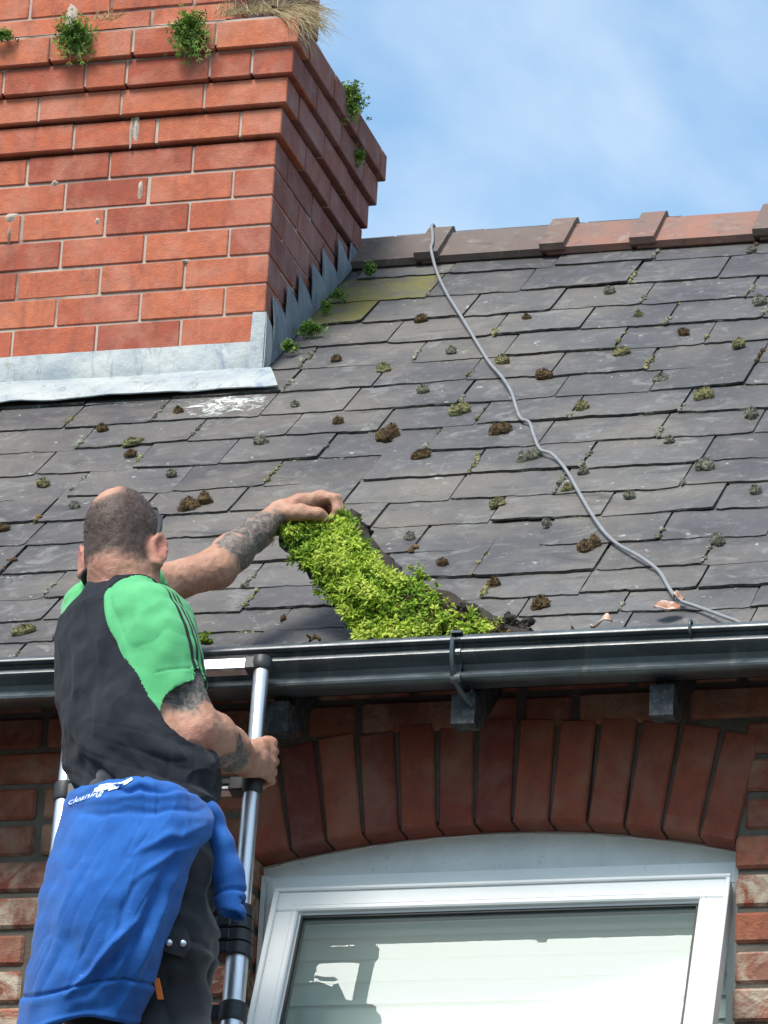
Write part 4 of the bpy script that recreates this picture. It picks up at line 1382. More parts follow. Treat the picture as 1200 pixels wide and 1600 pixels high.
t.bump(t.math('ADD', t.noise(90, 5, 0.7), t.math('MULTIPLY', t.noise(420, 2), 0.7)), 0.6, 0.003)
M['skin'] = t.color(c)
body = mesh_obj('body', SV, SF, [M['skin']], man, smooth=True)

# cropped hair: short strands over the scalp
hm = MB()
rad_ = np.array([0.0715, 0.094, 0.098])
cnt = 0
while cnt < 7500:
    u = rng.normal(0, 1, 3)
    u /= np.linalg.norm(u)
    pos = hc + HU2 * 0.012 - HF2 * 0.004 + HR * u[0] * rad_[0] + HF2 * u[1] * rad_[1] + HU2 * u[2] * rad_[2]
    hgt = (pos - hc) @ HU2
    fw = (pos - hc) @ HF2
    if u[1] > 0.45: continue
    lim = -0.074 + 0.009 * rng.normal() + (0.055 if fw > -0.03 else 0)
    if hgt < lim: continue
    db = np.linalg.norm(pos - bald)
    if db < 0.037 + 0.007 * rng.normal(): continue
    nrm = HR * u[0] / rad_[0] + HF2 * u[1] / rad_[1] + HU2 * u[2] / rad_[2]
    nrm /= np.linalg.norm(nrm)
    tip = pos + nrm * rng.uniform(0.0018, 0.0036) - HU2 * rng.uniform(0.001, 0.004) + rng.normal(0, 0.0008, 3)
    sd = np.cross(nrm, rng.normal(0, 1, 3))
    sd *= 0.0005 / np.linalg.norm(sd)
    hm.add([pos - sd - nrm * 0.001, pos + sd - nrm * 0.001, tip], [(0, 1, 2)], 0, float(rng.uniform()))
    cnt += 1
t = MT('hair', 0.7)
M['hair'] = t.color(t.ramp(t.attr('rnd'), [(0, (0.035, 0.027, 0.022)), (0.7, (0.085, 0.068, 0.058)), (1, (0.26, 0.23, 0.21))]))
build(hm, 'hair', [M['hair']], man, norm=False)
# spectacles pushed up: the dark side arm hooks over the right ear
gb = MB()
for s_ in (-1, 1):
    e0 = hc - HU2 * 0.010 + HR * s_ * 0.0755 - HF2 * 0.010
    pts = [e0 - HU2 * 0.012 - HF2 * 0.012, e0, e0 + HU2 * 0.030 + HF2 * 0.012 - HR * s_ * 0.001, e0 + HU2 * 0.062 + HF2 * 0.030 - HR * s_ * 0.010, e0 + HU2 * 0.095 + HF2 * 0.062 - HR * s_ * 0.034]
    gb.tube(pts, [0.003, 0.0045, 0.0075, 0.0085, 0.008], 8)
    lens = hc + HU2 * 0.088 + HF2 * 0.066 + HR * s_ * 0.026
    gb.obox(lens, HR * 0.020, HF2 * 0.0025 + HU2 * 0.001, (HU2 * 0.012 - HF2 * 0.012), 0, 0.5, 0, 0.003)
gb.tube([hc + HU2 * 0.092 + HF2 * 0.068 - HR * 0.012, hc + HU2 * 0.092 + HF2 * 0.068 + HR * 0.012], 0.003, 8)
build(gb, 'spectacles', [M['nylon']], man, smooth=True, ang=40)

# ---- t-shirt
SHX = SDF((-0.62, -0.95, 4.15), (0.30, -0.20, 5.10), 0.0031)
SHX.loft([(P(cx, y, yy), a, b) for y, cx, yy, a, b in torso], PY, 0.03)
SHX.cone(P(187, 934, -0.585), P(187, 960, -0.590), 0.066, 0.088, 0.02)
ax = (elR - shR) / np.linalg.norm(elR - shR)
axL = (elL - shL) / np.linalg.norm(elL - shL)
chR = [P(212, 946, -0.615), P(230, 968, -0.672), P(252, 1012, -0.690), P(280, 1092, -0.686)]
chL = [P(176, 930, -0.530), P(140, 957, -0.495), shL + axL * 0.08, shL + axL * 0.17]
cR, cL = P(284, 1072, -0.685), shL + axL * 0.15
for ch2, rd2 in ((chR, [0.048, 0.055, 0.053, 0.047]), (chL, [0.046, 0.048, 0.051, 0.050])):
    SHX.chain(ch2, rd2, 0.045)
for cp, cn, rr2 in ((cR, ax, 0.050), (cL, axL, 0.050)):   # open cuffs
    e_ = np.cross(cn, UY); e_ /= np.linalg.norm(e_)
    SHX.ell(cp + cn * 0.075, (cn * 0.075, e_ * 0.085, np.cross(cn, e_) * 0.085), 0.002, 's')
    SHX.cone(cp - cn * 0.03, cp + cn * 0.05, rr2 - 0.010, rr2 - 0.003, 0.004, 's')
SHX.ell(P(270, 1205, -0.60), (RV * 0.06, FV * 0.10, UZ * 0.10), 0.06)
nk = P(188, 899, -0.565)
SHX.cone(nk + UZ * 0.05, nk - UZ * 0.03, 0.066, 0.064, 0.004, 's')
TV, TF = SHX.mesh()
TV = relax(TV, TF, 5, 0.5)
TN = normals(TV, TF)
def shirt_folds(V):
    # pulls from the raised shoulder to the waist and bunching above the waist
    z = V[:, 2]
    u = (V - P(200, 1100, -0.63)) @ RV
    f = (V - P(200, 1100, -0.63)) @ FV
    zt_, zb_2 = P(200, 930, -0.6)[2], P(220, 1250, -0.66)[2]
    w = np.clip((zt_ - z) / (zt_ - zb_2), 0, 1)
    wv = 0.35 * vnoise(V, 7, 3)
    diag = np.sin((z * 1.0 + u * 0.85) * 62 + wv * 5 + 1.0)
    low = np.clip((w - 0.55) / 0.45, 0, 1)
    up = np.clip(1 - np.abs(w - 0.35) / 0.4, 0, 1)
    long_ = np.sin((u * 1.0 + z * 0.25) * 70 + wv * 6)
    d = 0.0046 * low * (np.maximum(diag, -0.3)) * (0.6 + 0.6 * vnoise(V, 9, 5))
    d += 0.0032 * up * np.maximum(long_, 0) ** 2 * (0.6 + 0.8 * vnoise(V, 6, 8))
    d += 0.004 * vnoise(V, 14, 6) * (0.4 + 0.6 * w) + 0.0013 * vnoise(V, 38, 7)
    dg = V + np.outer(z * 0.0, UX)
    st = np.stack([u * 1.0 + z * 0.55, f * 0.8, (z - u * 0.55) * 0.35], -1)
    d += 0.0014 * (1 - np.abs(vnoise(st, 17, 71))) ** 5 - 0.0009 * (1 - np.abs(vnoise(st, 24, 72))) ** 6
    s2 = np.stack([(u + z) * 0.30, f * 0.5, (z + u * 0.35) * 1.0], -1)
    d += low * (0.0026 * (1 - np.abs(vnoise(s2, 20, 73))) ** 5 - 0.0016 * (1 - np.abs(vnoise(s2, 28, 74))) ** 6)
    return d
TV = TV + TN * (2.15 * shirt_folds(TV))[:, None]
def cloth(name, stops_a, stops_b, weave=900, rough=0.9, sheen=0.3):
    t = MT(name, rough, 0, 0.15)
    t.p.inputs['Sheen Weight'].default_value = sheen
    t.p.inputs['Sheen Roughness'].default_value = 0.5
    c = t.mix(t.ramp(t.noise(12, 5, 0.6), [(0.35, 0), (0.7, 1)]), stops_a, stops_b)
    t.bump(t.math('ADD', t.noise(weave, 2, 0.6), t.math('MULTIPLY', t.noise(45, 5, 0.65), 1.6)), 0.4, 0.0022)
    return t, c
t, c = cloth('black_jersey', (0.012, 0.0140, 0.0190), (0.025, 0.0275, 0.035), sheen=0.06)
M['shirt'] = t.color(c)
# raglan seams: planes from the collar to the underarm part the green sleeves from the dark body
def seg_dist(V, ch2):
    best = np.full(len(V), 9.0)
    for i in range(len(ch2) - 1):
        ab = ch2[i + 1] - ch2[i]
        tt = np.clip((V - ch2[i]) @ ab / (ab @ ab), 0, 1)
        best = np.minimum(best, np.linalg.norm(V - ch2[i] - tt[:, None] * ab, axis=1))
    return best
dep_ = FV * 0.9 + RV * 0.25
eh = np.cross(dep_ / np.linalg.norm(dep_), UZ)
if eh @ RV < 0: eh = -eh
def seam(points):
    # a seam as horizontal position against height, seen along the chest's own depth
    pts_ = sorted([((q @ eh), q[2]) for q in points], key=lambda r: r[1])
    return np.array([r[1] for r in pts_]), np.array([r[0] for r in pts_])
smR = seam([P(186, 905, -0.665), P(186, 945, -0.685), P(195, 990, -0.715), P(216, 1036, -0.735), P(242, 1078, -0.735), P(262, 1110, -0.725)])
smL = seam([P(140, 905, -0.60), P(119, 945, -0.62), P(104, 985, -0.62), P(95, 1010, -0.62)])
TQ = []
lab = np.zeros(len(TV), np.int64)
snapd = np.zeros(len(TV), bool)
for si, ((zz_, cc2), ch2, rlim, sg) in enumerate(((smR, chR, 0.090, 1.0), (smL, chL, 0.080, -1.0))):
    near_ = (seg_dist(TV, ch2) < rlim)
    dpl = sg * (TV @ eh - np.interp(TV[:, 2], zz_, cc2))
    sn = near_ & (np.abs(dpl) < 0.0026)
    TV[sn] -= (sg * dpl[sn])[:, None] * eh
    snapd |= sn
    dpl = np.where(sn, 0, dpl)
    lab = np.where(near_ & (dpl > 1e-6), si + 1, lab)
TT = []
for q in TF:
    a_, b_, c_, d_ = q
    if snapd[b_] and snapd[d_] and not (snapd[a_] and snapd[c_]): TT += [(a_, b_, d_), (b_, c_, d_)]
    else: TT += [(a_, b_, c_), (a_, c_, d_)]
TT = np.array(TT)
masks = []
for si in (1, 2):
    L3 = lab[TT]
    S3 = snapd[TT]
    masks.append(((L3 == si) | S3).all(1) & (L3 == si).any(1))
def submesh(V, F, m):
    F2 = F[m]
    ids = np.unique(F2)
    mp_ = -np.ones(len(V), np.int64); mp_[ids] = np.arange(len(ids))
    return V[ids], mp_[F2]
tuck = np.zeros(len(TV))
for (cp, cn) in ((cR, ax), (cL, axL)):
    dd = (TV - cp) @ cn
    nearc = seg_dist(TV, [cp - cn * 0.05, cp + cn * 0.01]) < 0.075
    tuck += nearc * (-0.0018 * np.exp(-((dd + 0.017) / 0.0025) ** 2))
TV = TV + TN * tuck[:, None]
v_, f_ = submesh(TV, TT, ~(masks[0] | masks[1]))
shirt = mesh_obj('t_shirt', v_, f_, [M['shirt']], man, smooth=True, norm=False)
t, c = cloth('green_jersey', (0.085, 0.37, 0.150), (0.115, 0.44, 0.185), sheen=0.1)
# three dark stripes running down the outer side of the sleeve
sd_ = V3(0.80, 0.60, 0)
sd_ = sd_ - ax * (sd_ @ ax)
sd_ /= np.linalg.norm(sd_)
so_ = np.cross(ax, sd_)
if so_ @ FW > 0: so_ = -so_
u_ = t.math('SUBTRACT', t.dot(so_), float((shR - MO) @ so_))
out_ = t.math('SUBTRACT', t.dot(sd_), float((shR - MO) @ sd_))
an_ = t.math('ARCTAN2', u_, out_)
msk = None
for cc in (0.55, 0.95, 1.35):
    k_ = t.math('LESS_THAN', t.math('ABSOLUTE', t.math('SUBTRACT', an_, cc)), 0.10)
    msk = k_ if msk is None else t.math('MAXIMUM', msk, k_)
c = t.mix(msk, c, (0.012, 0.016, 0.016))
M['sleeve'] = t.color(c)
v_, f_ = submesh(TV, TT, masks[0])
mesh_obj('sleeve', v_, f_, [M['sleeve']], shirt, smooth=True, norm=False)
t, c = cloth('plain_green_jersey', (0.085, 0.40, 0.145), (0.115, 0.47, 0.180))
M['sleeve2'] = t.color(c)
v_, f_ = submesh(TV, TT, masks[1])
mesh_obj('sleeve', v_, f_, [M['sleeve2']], shirt, smooth=True, norm=False)
# collar band
cb_ = MB()
ring = []
for k in range(33):
    an = 2 * math.pi * k / 32
    ring.append(nk - UZ * 0.0175 + RV * 0.071 * math.cos(an) + FV * 0.071 * math.sin(an) + UZ * (-0.012 * math.sin(an)))
cb_.tube(ring, 0.0068, 8, caps=False)
build(cb_, 'collar', [M['shirt']], shirt, smooth=True)

# ---- trousers
TR = SDF((-0.55, -0.98, 2.55), (0.25, -0.25, 4.62), 0.0048)
TR.ell(hipC, (RV * 0.138, FV * 0.115, UZ * 0.12), 0.03)
TR.cone(P(225, 1240, -0.665), hipC, 0.115, 0.11, 0.03)
def drop(p, dz, dy): return p + V3(0, dy, -dz)
footR, footL = V3(LGR[2][0] + 0.0, -0.555, 2.80), V3(LGL[2][0] + 0.0, -0.555, 2.80)
for lg, ft in ((LGR, footR), (LGL, footL)):
    TR.chain([lg[0], lg[1], lg[2], (lg[2] + ft) / 2 + V3(0, 0.02, 0), ft], [0.088, 0.078, 0.073, 0.068, 0.068], 0.03)
UV_, UF_ = TR.mesh()
UV_ = relax(UV_, UF_, 3, 0.5)
UN = normals(UV_, UF_)
s2 = UV_ * V3(0.45, 0.45, 1.0) + np.outer(UV_[:, 0] * 0.4, UZ)
q = 0.0035 * vnoise(UV_, 9, 40) + 0.0045 * (1 - np.abs(vnoise(s2, 15, 42))) ** 4 - 0.0035 * (1 - np.abs(vnoise(s2, 21, 44))) ** 5 + 0.0012 * vnoise(UV_, 30, 43)
t, c = cloth('charcoal_canvas', (0.024, 0.025, 0.029), (0.050, 0.051, 0.056), 600)
M['trousers'] = t.color(c)
trou = mesh_obj('trousers', UV_ + UN * (2.4 * q)[:, None], UF_, [M['trousers']], man, smooth=True)
for lgft in (footR, footL):                           # boots on the rung below the frame
    S = SDF(lgft - V3(0.12, 0.2, 0.2), lgft + V3(0.12, 0.32, 0.12), 0.006)
    S.cone(lgft + UZ * 0.02, lgft - UZ * 0.06, 0.055, 0.052, 0.02)
    S.cone(lgft + V3(0, -0.03, -0.075), lgft + V3(0, 0.17, -0.088), 0.048, 0.040, 0.03)
    S.put(lgft - V3(0.1, 0.15, 0.15), lgft + V3(0.1, 0.3, -0.1), lambda P_: P_[..., 2] - (lgft[2] - 0.115), 0.004, 's')
    V, F = S.mesh()
    mesh_obj('boot', relax(V, F, 2), F, [M['nylon']], man, smooth=True)
# thigh pocket flap with press studs, and the orange tab
def on_leg(px, py, off=0.004):
    # the point of the trouser surface seen at a photo spot
    d = ray(px, py)
    d = d / np.linalg.norm(d)
    q = UV_ - CAM
    tt = q @ d
    r2 = np.linalg.norm(q - tt[:, None] * d, axis=1)
    k = np.argmin(np.where(r2 < 0.02, tt, 1e9))
    return CAM + d * (tt[k] - off)
pf = MB()
cs = [on_leg(x, y, 0.012) for x, y in ((252, 1448), (292, 1452), (300, 1478), (288, 1497), (255, 1486))]
ctr = sum(cs) / 5
tocam = (CAM - ctr) / np.linalg.norm(CAM - ctr)
V = [p + tocam * 0.004 for p in cs] + [ctr + tocam * 0.009] + [p - tocam * 0.012 for p in cs]
pf.add(V, [(k, (k + 1) % 5, 5) for k in range(5)] + [(k, 6 + k, 6 + (k + 1) % 5, (k + 1) % 5) for k in range(5)])
build(pf, 'pocket_flap', [M['trousers']], trou, smooth=True, ang=50)
for (x, y) in ((264, 1473), (286, 1474)):
    s = MB()
    p = on_leg(x, y, 0.022)
    s.tube([p - tocam * 0.006, p + tocam * 0.001, p + tocam * 0.003], [0.0062, 0.0062, 0.0035], 16)
    build(s, 'press_stud', [M['alu']], trou, smooth=True, ang=40)
s = MB()
p0, p1 = on_leg(244, 1528, 0.012), on_leg(251, 1562, 0.012)
s.obox((p0 + p1) / 2, (p1 - p0) / 2, RT * 0.0062, tocam * 0.004, 0, 0.5, 0, 0.0015)
t = MT('orange_webbing', 0.7)
M['orange'] = t.color((0.72, 0.16, 0.02))
build(s, 'orange_tab', [M['orange']], trou)

# ---- blue sweatshirt knotted round the waist
def interp(tab, y):
    ys = [r[0] for r in tab]
    return [float(np.interp(y, ys, [r[k] for r in tab])) for k in range(1, len(tab[0]))]
edge_ = [(1214, 150, 262), (1222, 124, 296), (1235, 108, 312), (1255, 99, 322), (1280, 92, 330), (1305, 84, 326), (1330, 78, 311), (1370, 70, 294), (1420, 60, 277), (1480, 49, 261), (1530, 41, 244), (1560, 35, 232), (1590, 29, 216), (1600, 26, 210), (1612, 25, 204)]
NU, NVV = 110, 170
def drape(u, v):
    # u 0..1 left to right, v 0..1 waist to hem; returns the outer surface
    y = 1214 + (1596 - 1214) * v
    xl, xr = interp(edge_, y)
    hemdip = 0.0
    if v > 0.8: hemdip = (v - 0.8) / 0.2 * (30 * (1 - u) ** 2 + 0 - 14 * math.sin(math.pi * min(1, max(0, (u - 0.12) / 0.8))) + 4 * u)
    x = xl + (xr - xl) * u
    rim = 14 * (1 - math.sin(math.pi * min(max(u, 0), 1))) * max(0, 1 - v * 9)
    # depth: round the hips, then hanging out from the seat
    bulge = math.sqrt(max(0.0, 1 - (2 * u - 1) ** 2 * 0.93))
    base = -0.645 - 0.050 * math.sin(math.pi * v) - 0.02 * v
    Y = base - bulge * (0.176 - 0.034 * v)
    return at_y(x, y + hemdip + rim * 0.5, Y)
G = np.array([[drape(i / NU, j / NVV) for i in range(NU + 1)] for j in range(NVV + 1)])
du = np.gradient(G, axis=1); dv = np.gradient(G, axis=0)
GN = np.cross(du, dv)
GN /= np.linalg.norm(GN, axis=-1, keepdims=True)
if (GN[80, 55] @ (CAM - G[80, 55])) < 0: GN = -GN
Uu = np.linspace(0, 1, NU + 1)[None, :].repeat(NVV + 1, 0)
Vv = np.linspace(0, 1, NVV + 1)[:, None].repeat(NU + 1, 1)
PXY = np.stack([Uu * 4, Vv * 6, 0 * Uu], -1).reshape(-1, 3)
nz1 = vnoise(PXY, 1.0, 51).reshape(Uu.shape)
nz2 = vnoise(PXY, 2.7, 52).reshape(Uu.shape)
def ridge(u0, v0, u1, v1, w, h, sharp=1.0):
    a = np.array([u0, v0 * 1.6]); b_ = np.array([u1, v1 * 1.6])
    q = np.stack([Uu + 0.02 * nz1, Vv * 1.6 + 0.02 * nz2], -1) - a
    ab = b_ - a
    tt = np.clip((q @ ab) / (ab @ ab), 0, 1)
    d = np.linalg.norm(q - tt[..., None] * ab, axis=-1)
    fade = np.sin(np.pi * np.clip(tt * 0.9 + 0.05, 0, 1)) ** 0.5
    return h * np.exp(-(d / w) ** 2 * sharp) * fade
D = 0.006 * nz1 + 0.003 * nz2
D += ridge(0.05, 0.10, 0.95, 0.075, 0.030, 0.009) + ridge(0.15, 0.15, 0.97, 0.135, 0.022, -0.007)      # roll at the waist
D += ridge(0.02, 0.055, 0.7, 0.025, 0.025, 0.008) + ridge(0.2, 0.05, 0.98, 0.055, 0.016, -0.006)
D += ridge(0.70, 0.60, 0.38, 0.88, 0.032, 0.012) + ridge(0.78, 0.62, 0.48, 0.90, 0.040, -0.010)     # seat folds
D += ridge(0.93, 0.30, 0.80, 0.98, 0.035, 0.010) + ridge(0.84, 0.30, 0.72, 0.95, 0.035, -0.008)
D += ridge(0.97, 0.20, 0.55, 0.30, 0.030, 0.006) + ridge(0.95, 0.27, 0.60, 0.42, 0.03, 0.005)
D += ridge(0.25, 0.35, 0.10, 0.95, 0.04, 0.006) + ridge(0.60, 0.48, 0.62, 0.80, 0.03, -0.005)
hemv = 0.855 + 0.02 * np.sin(Uu * 5 + 1)
D += -0.006 * np.exp(-((Vv - hemv) / 0.006) ** 2) + 0.0022 * (Vv > hemv) * np.exp(-((Vv - hemv - 0.02) / 0.02) ** 2)
D += 0.004 * np.exp(-((Vv - 0.985) / 0.012) ** 2)
SQ = np.stack([Uu * 5 + Vv * 2.2, Vv * 1.6 - Uu * 0.8, 0 * Uu], -1).reshape(-1, 3)
D += (0.0020 * (1 - np.abs(vnoise(SQ, 1.6, 55))) ** 6 - 0.0022 * (1 - np.abs(vnoise(SQ, 2.3, 56))) ** 6).reshape(Uu.shape) * (Vv < hemv)
GS = G + GN * D[..., None]
# hem turned under at the foot, sides turned in towards the legs
rowsG = [GS[j] for j in range(NVV + 1)]
for k in range(1, 9):
    f = k / 8
    rowsG.append(GS[NVV] - GN[NVV] * (0.030 * f) + UZ * (0.012 * math.sin(f * 2.2) - 0.0) - GN[NVV] * 0.01)
top_in = [GS[0] - GN[0] * (0.02 * f) - UZ * 0.006 * f for f in (1.0, 0.5)]
rowsG = top_in + rowsG
AG = np.array(rowsG)
def side_cols(col, sgn):
    out = []
    for f in (0.25, 0.5, 0.75, 1.0):
        out.append(AG[:, col] + FW * (0.10 * f) + RT * (sgn * (0.004 - 0.018 * f * f)))
    return out
left = side_cols(0, -1)[::-1]
right = side_cols(-1, 1)
right = [AG[:, -1] + FW * (0.05 * f) - RT * (0.02 * f) for f in (0.3, 0.7, 1.0)]
AG = np.concatenate([np.stack(left, 1), AG, np.stack(right, 1)], 1)
h_, w_ = AG.shape[:2]
FS = [(j * w_ + i, j * w_ + i + 1, (j + 1) * w_ + i + 1, (j + 1) * w_ + i) for j in range(h_ - 1) for i in range(w_ - 1)]
t, c = cloth('royal_blue_fleece', (0.016, 0.090, 0.33), (0.026, 0.128, 0.42), 700, 0.95, 0.12)
c = t.mix(t.ramp(t.noise(420, 2, 0.7), [(0.60, 0), (0.75, 0.25)]), c, (0.12, 0.25, 0.75))
c = t.mix(t.ramp(t.noise(30, 5, 0.75, 2.5), [(0.66, 0), (0.69, 0.35)]), c, (0.18, 0.34, 0.80))
M['fleece'] = t.color(c)
swt = mesh_obj('sweatshirt', AG.reshape(-1, 3), FS, [M['fleece']], man, smooth=True)
so1 = swt.modifiers.new('thickness', 'SOLIDIFY')
so1.thickness = 0.005
so1.offset = -1
# waist roll continuing round to the front, and the hanging sleeve with its cuff
SLX = SDF((-0.35, -0.98, 3.95), (0.25, -0.25, 4.62), 0.0042)
SLX.chain([P(312, 1262, -0.72), P(322, 1272, -0.69), P(329, 1288, -0.66), P(326, 1302, -0.62)], [0.012, 0.018, 0.022, 0.020], 0.02)
SLX.chain([P(322, 1272, -0.68), P(345, 1320, -0.665), P(355, 1360, -0.650), P(361, 1398, -0.645)], [0.021, 0.025, 0.027, 0.026], 0.02)
SLX.chain([P(357, 1405, -0.646), P(363, 1428, -0.646)], [0.0285, 0.026], 0.006)
cut_n = P(352, 1432, -0.645) - P(349, 1405, -0.645)
cut_n /= np.linalg.norm(cut_n)
cq = P(362, 1430, -0.646)
cn2 = cut_n * 0.93 + RT * -0.36
cn2 /= np.linalg.norm(cn2)
e1 = np.cross(cn2, FW); e1 /= np.linalg.norm(e1)
SLX.ell(cq + cn2 * 0.10, (cn2 * 0.10, e1 * 0.14, np.cross(cn2, e1) * 0.14), 0.002, 's')
SLX.cone(cq - cn2 * 0.02, cq + cn2 * 0.03, 0.019, 0.022, 0.004, 's')
V, F = SLX.mesh()
V = relax(V, F, 3, 0.5)
N = normals(V, F)
q = 0.005 * vnoise(V, 13, 61) + 0.004 * np.maximum(np.sin((V @ RT) * 110 + 3 * vnoise(V, 7, 62)), 0) * (0.5 + 0.6 * vnoise(V, 6, 63)) + 0.0015 * vnoise(V, 45, 64)
ctop = P(357, 1398, -0.646)
cc_ = (V - ctop) @ cut_n
q += -0.006 * np.exp(-(cc_ / 0.004) ** 2)
mesh_obj('sleeve', V + N * q[:, None], F, [M['fleece']], swt, smooth=True)
# white print near the waist
def on_drape(u, v, off):
    j, i = v * NVV, u * NU
    j0, i0 = int(min(max(j, 0), NVV - 1)), int(min(max(i, 0), NU - 1))
    fj, fi = j - j0, i - i0
    f = lambda A: (A[j0, i0] * (1 - fi) + A[j0, i0 + 1] * fi) * (1 - fj) + (A[j0 + 1, i0] * (1 - fi) + A[j0 + 1, i0 + 1] * fi) * fj
    return f(GS) + f(GN) * off
t = MT('white_print', 0.7)
M['print'] = t.color(t.mix(t.ramp(t.noise(220, 3), [(0.45, 0), (0.65, 1)]), (0.80, 0.84, 0.92), (0.40, 0.52, 0.85)))
def lettering(txt, u0, u1, v0, v1, slant, size_w=None):
    cu = bpy.data.curves.new('lettering', 'FONT')
    cu.body = txt
    cu.size = 1
    tmp = bpy.data.objects.new('lettering_source', cu)
    COL.objects.link(tmp)
    dg = bpy.context.evaluated_depsgraph_get()
    me = bpy.data.meshes.new_from_object(tmp.evaluated_get(dg))
    bpy.data.objects.remove(tmp)
    co = np.array([v.co[:] for v in me.vertices])
    fa_ = [tuple(p.vertices) for p in me.polygons]
    bpy.data.meshes.remove(me)
    mn, mxx = co.min(0), co.max(0)
    out = []
    for p in co:
        a = (p[0] - mn[0]) / (mxx[0] - mn[0]); b2 = (p[1] - mn[1]) / (mxx[1] - mn[1])
        out.append(on_drape(u0 + (u1 - u0) * a, v1 + (v0 - v1) * b2 + slant * a, 0.0022))
    m = MB()
    m.add(out, fa_)
    build(m, 'lettering', [M['print']], swt, norm=False)
lettering('cleaning', 0.045, 0.27, 0.085, 0.128, -0.040)
m = MB()
for (u0, v0, u1, v1, w) in ((0.20, 0.055, 0.33, 0.035, 0.011), (0.30, 0.050, 0.42, 0.020, 0.012), (0.38, 0.030, 0.50, 0.010, 0.009), (0.22, 0.040, 0.30, 0.028, 0.006), (0.42, 0.035, 0.47, 0.012, 0.010)):
    n = 8
    V = []
    for k in range(n + 1):
        f = k / n
        ww = w * (0.5 + 0.5 * math.sin(math.pi * f)) * (0.8 + 0.4 * rng.uniform())
        V += [on_drape(u0 + (u1 - u0) * f, v0 + (v1 - v0) * f - ww, 0.0022), on_drape(u0 + (u1 - u0) * f, v0 + (v1 - v0) * f + ww, 0.0022)]
    m.add(V, [(2 * k, 2 * k + 1, 2 * k + 3, 2 * k + 2) for k in range(n)])
build(m, 'printed_mark', [M['print']], swt, norm=False)

# ================================================================ CABLE over the roof
cpx = [(700, 462), (722, 497), (745, 535), (765, 567), (785, 590), (799, 613), (807, 638), (814, 654), (827, 660), (834, 680), (844, 702), (863, 710),
       (885, 735), (905, 770), (925, 804), (945, 832), (966, 851), (1000, 870), (1029, 892), (1045, 918), (1060, 937), (1092, 949), (1130, 963), (1160, 976)]
cpt = [at_roof(677, 406, 0.060), at_roof(681, 420, 0.048), at_roof(688, 438, 0.030)] + [at_roof(x, y, 0.022 + 0.004 * math.sin(x * 0.09)) for x, y in cpx]
topx = at_roof(664, 372, hb + 0.02)
bp = ridge_prof(0.0155, 0.010)
ba, bt_ = V3(0, *bp[1]), V3(0, *bp[2])
bn = V3(0, -(bt_ - ba)[2], (bt_ - ba)[1]) / np.linalg.norm(bt_ - ba)
xb = rx[0] + 0.002
on_band = lambda f, dx: ba * (1 - f) + bt_ * f + bn * 0.0062 + V3(xb + dx, 0, 0)
pts = [V3(xb - 0.03, ry + 0.30, bt_[2] - 0.21), V3(xb - 0.01, ry + 0.10, bt_[2] - 0.035), V3(xb, ry + 0.03, bt_[2] + 0.008), V3(xb, ry, bt_[2] + 0.017), on_band(0.97, 0.004), on_band(0.6, 0.022), on_band(0.25, 0.036), on_band(0.02, 0.042) + bn * 0.001] + cpt
pts += [cpt[-1] + V3(0.03, -0.03, -0.045), cpt[-1] + V3(0.09, -0.05, -0.075), cpt[-1] + V3(0.30, -0.055, -0.085)]
dense = []
for i in range(len(pts) - 1):
    p0, p1, p2, p3 = pts[max(i - 1, 0)], pts[i], pts[i + 1], pts[min(i + 2, len(pts) - 1)]
    for k in range(5):
        f = k / 5
        dense.append(0.5 * ((2 * p1) + (p2 - p0) * f + (2 * p0 - 5 * p1 + 4 * p2 - p3) * f * f + (3 * p1 - p0 - 3 * p2 + p3) * f ** 3))
dense.append(pts[-1])
b = MB()
b.tube(dense, 0.0040, 10)
tag(build(b, 'cable', [M['cable']], loc=cpt[-1], smooth=True), 'thin grey cable trailing over the ridge and down the slates', 'cable')

# ================================================================ MOSS
def frond(mb, p, a, ln, wd, nbl, tone, mi=0):
    a = a / np.linalg.norm(a)
    e = np.cross(a, rng.normal(0, 1, 3)); e /= np.linalg.norm(e)
    f = np.cross(a, e)
    # stem
    mb.add([p - e * wd * 0.25, p + e * wd * 0.25, p + a * ln], [(0, 1, 2)], mi, tone * 0.8)
    for k in range(nbl):
        h = rng.uniform(0.25, 1.0)
        an = k * 2.4 + rng.uniform(-0.4, 0.4)
        o = math.cos(an) * e + math.sin(an) * f
        d = o * rng.uniform(0.7, 1.0) + a * rng.uniform(0.25, 0.9)
        d /= np.linalg.norm(d)
        q = p + a * ln * h
        L = ln * rng.uniform(0.4, 0.75)
        sdv = np.cross(d, a); sdv = sdv / (np.linalg.norm(sdv) + 1e-9) * wd
        up = np.cross(sdv, d); up = up / (np.linalg.norm(up) + 1e-9) * wd * 0.45
        tn = float(np.clip(tone + rng.normal(0, 0.10) + 0.15 * (h - 0.6), 0, 1))
        mb.add([q, q + d * L * 0.5 + sdv + up * 0.2, q + d * L - up, q + d * L * 0.5 - sdv + up * 0.2, q + d * L * 0.45 + up * 1.4], [(0, 1, 4), (1, 2, 4), (2, 3, 4), (3, 0, 4)], mi, tn)

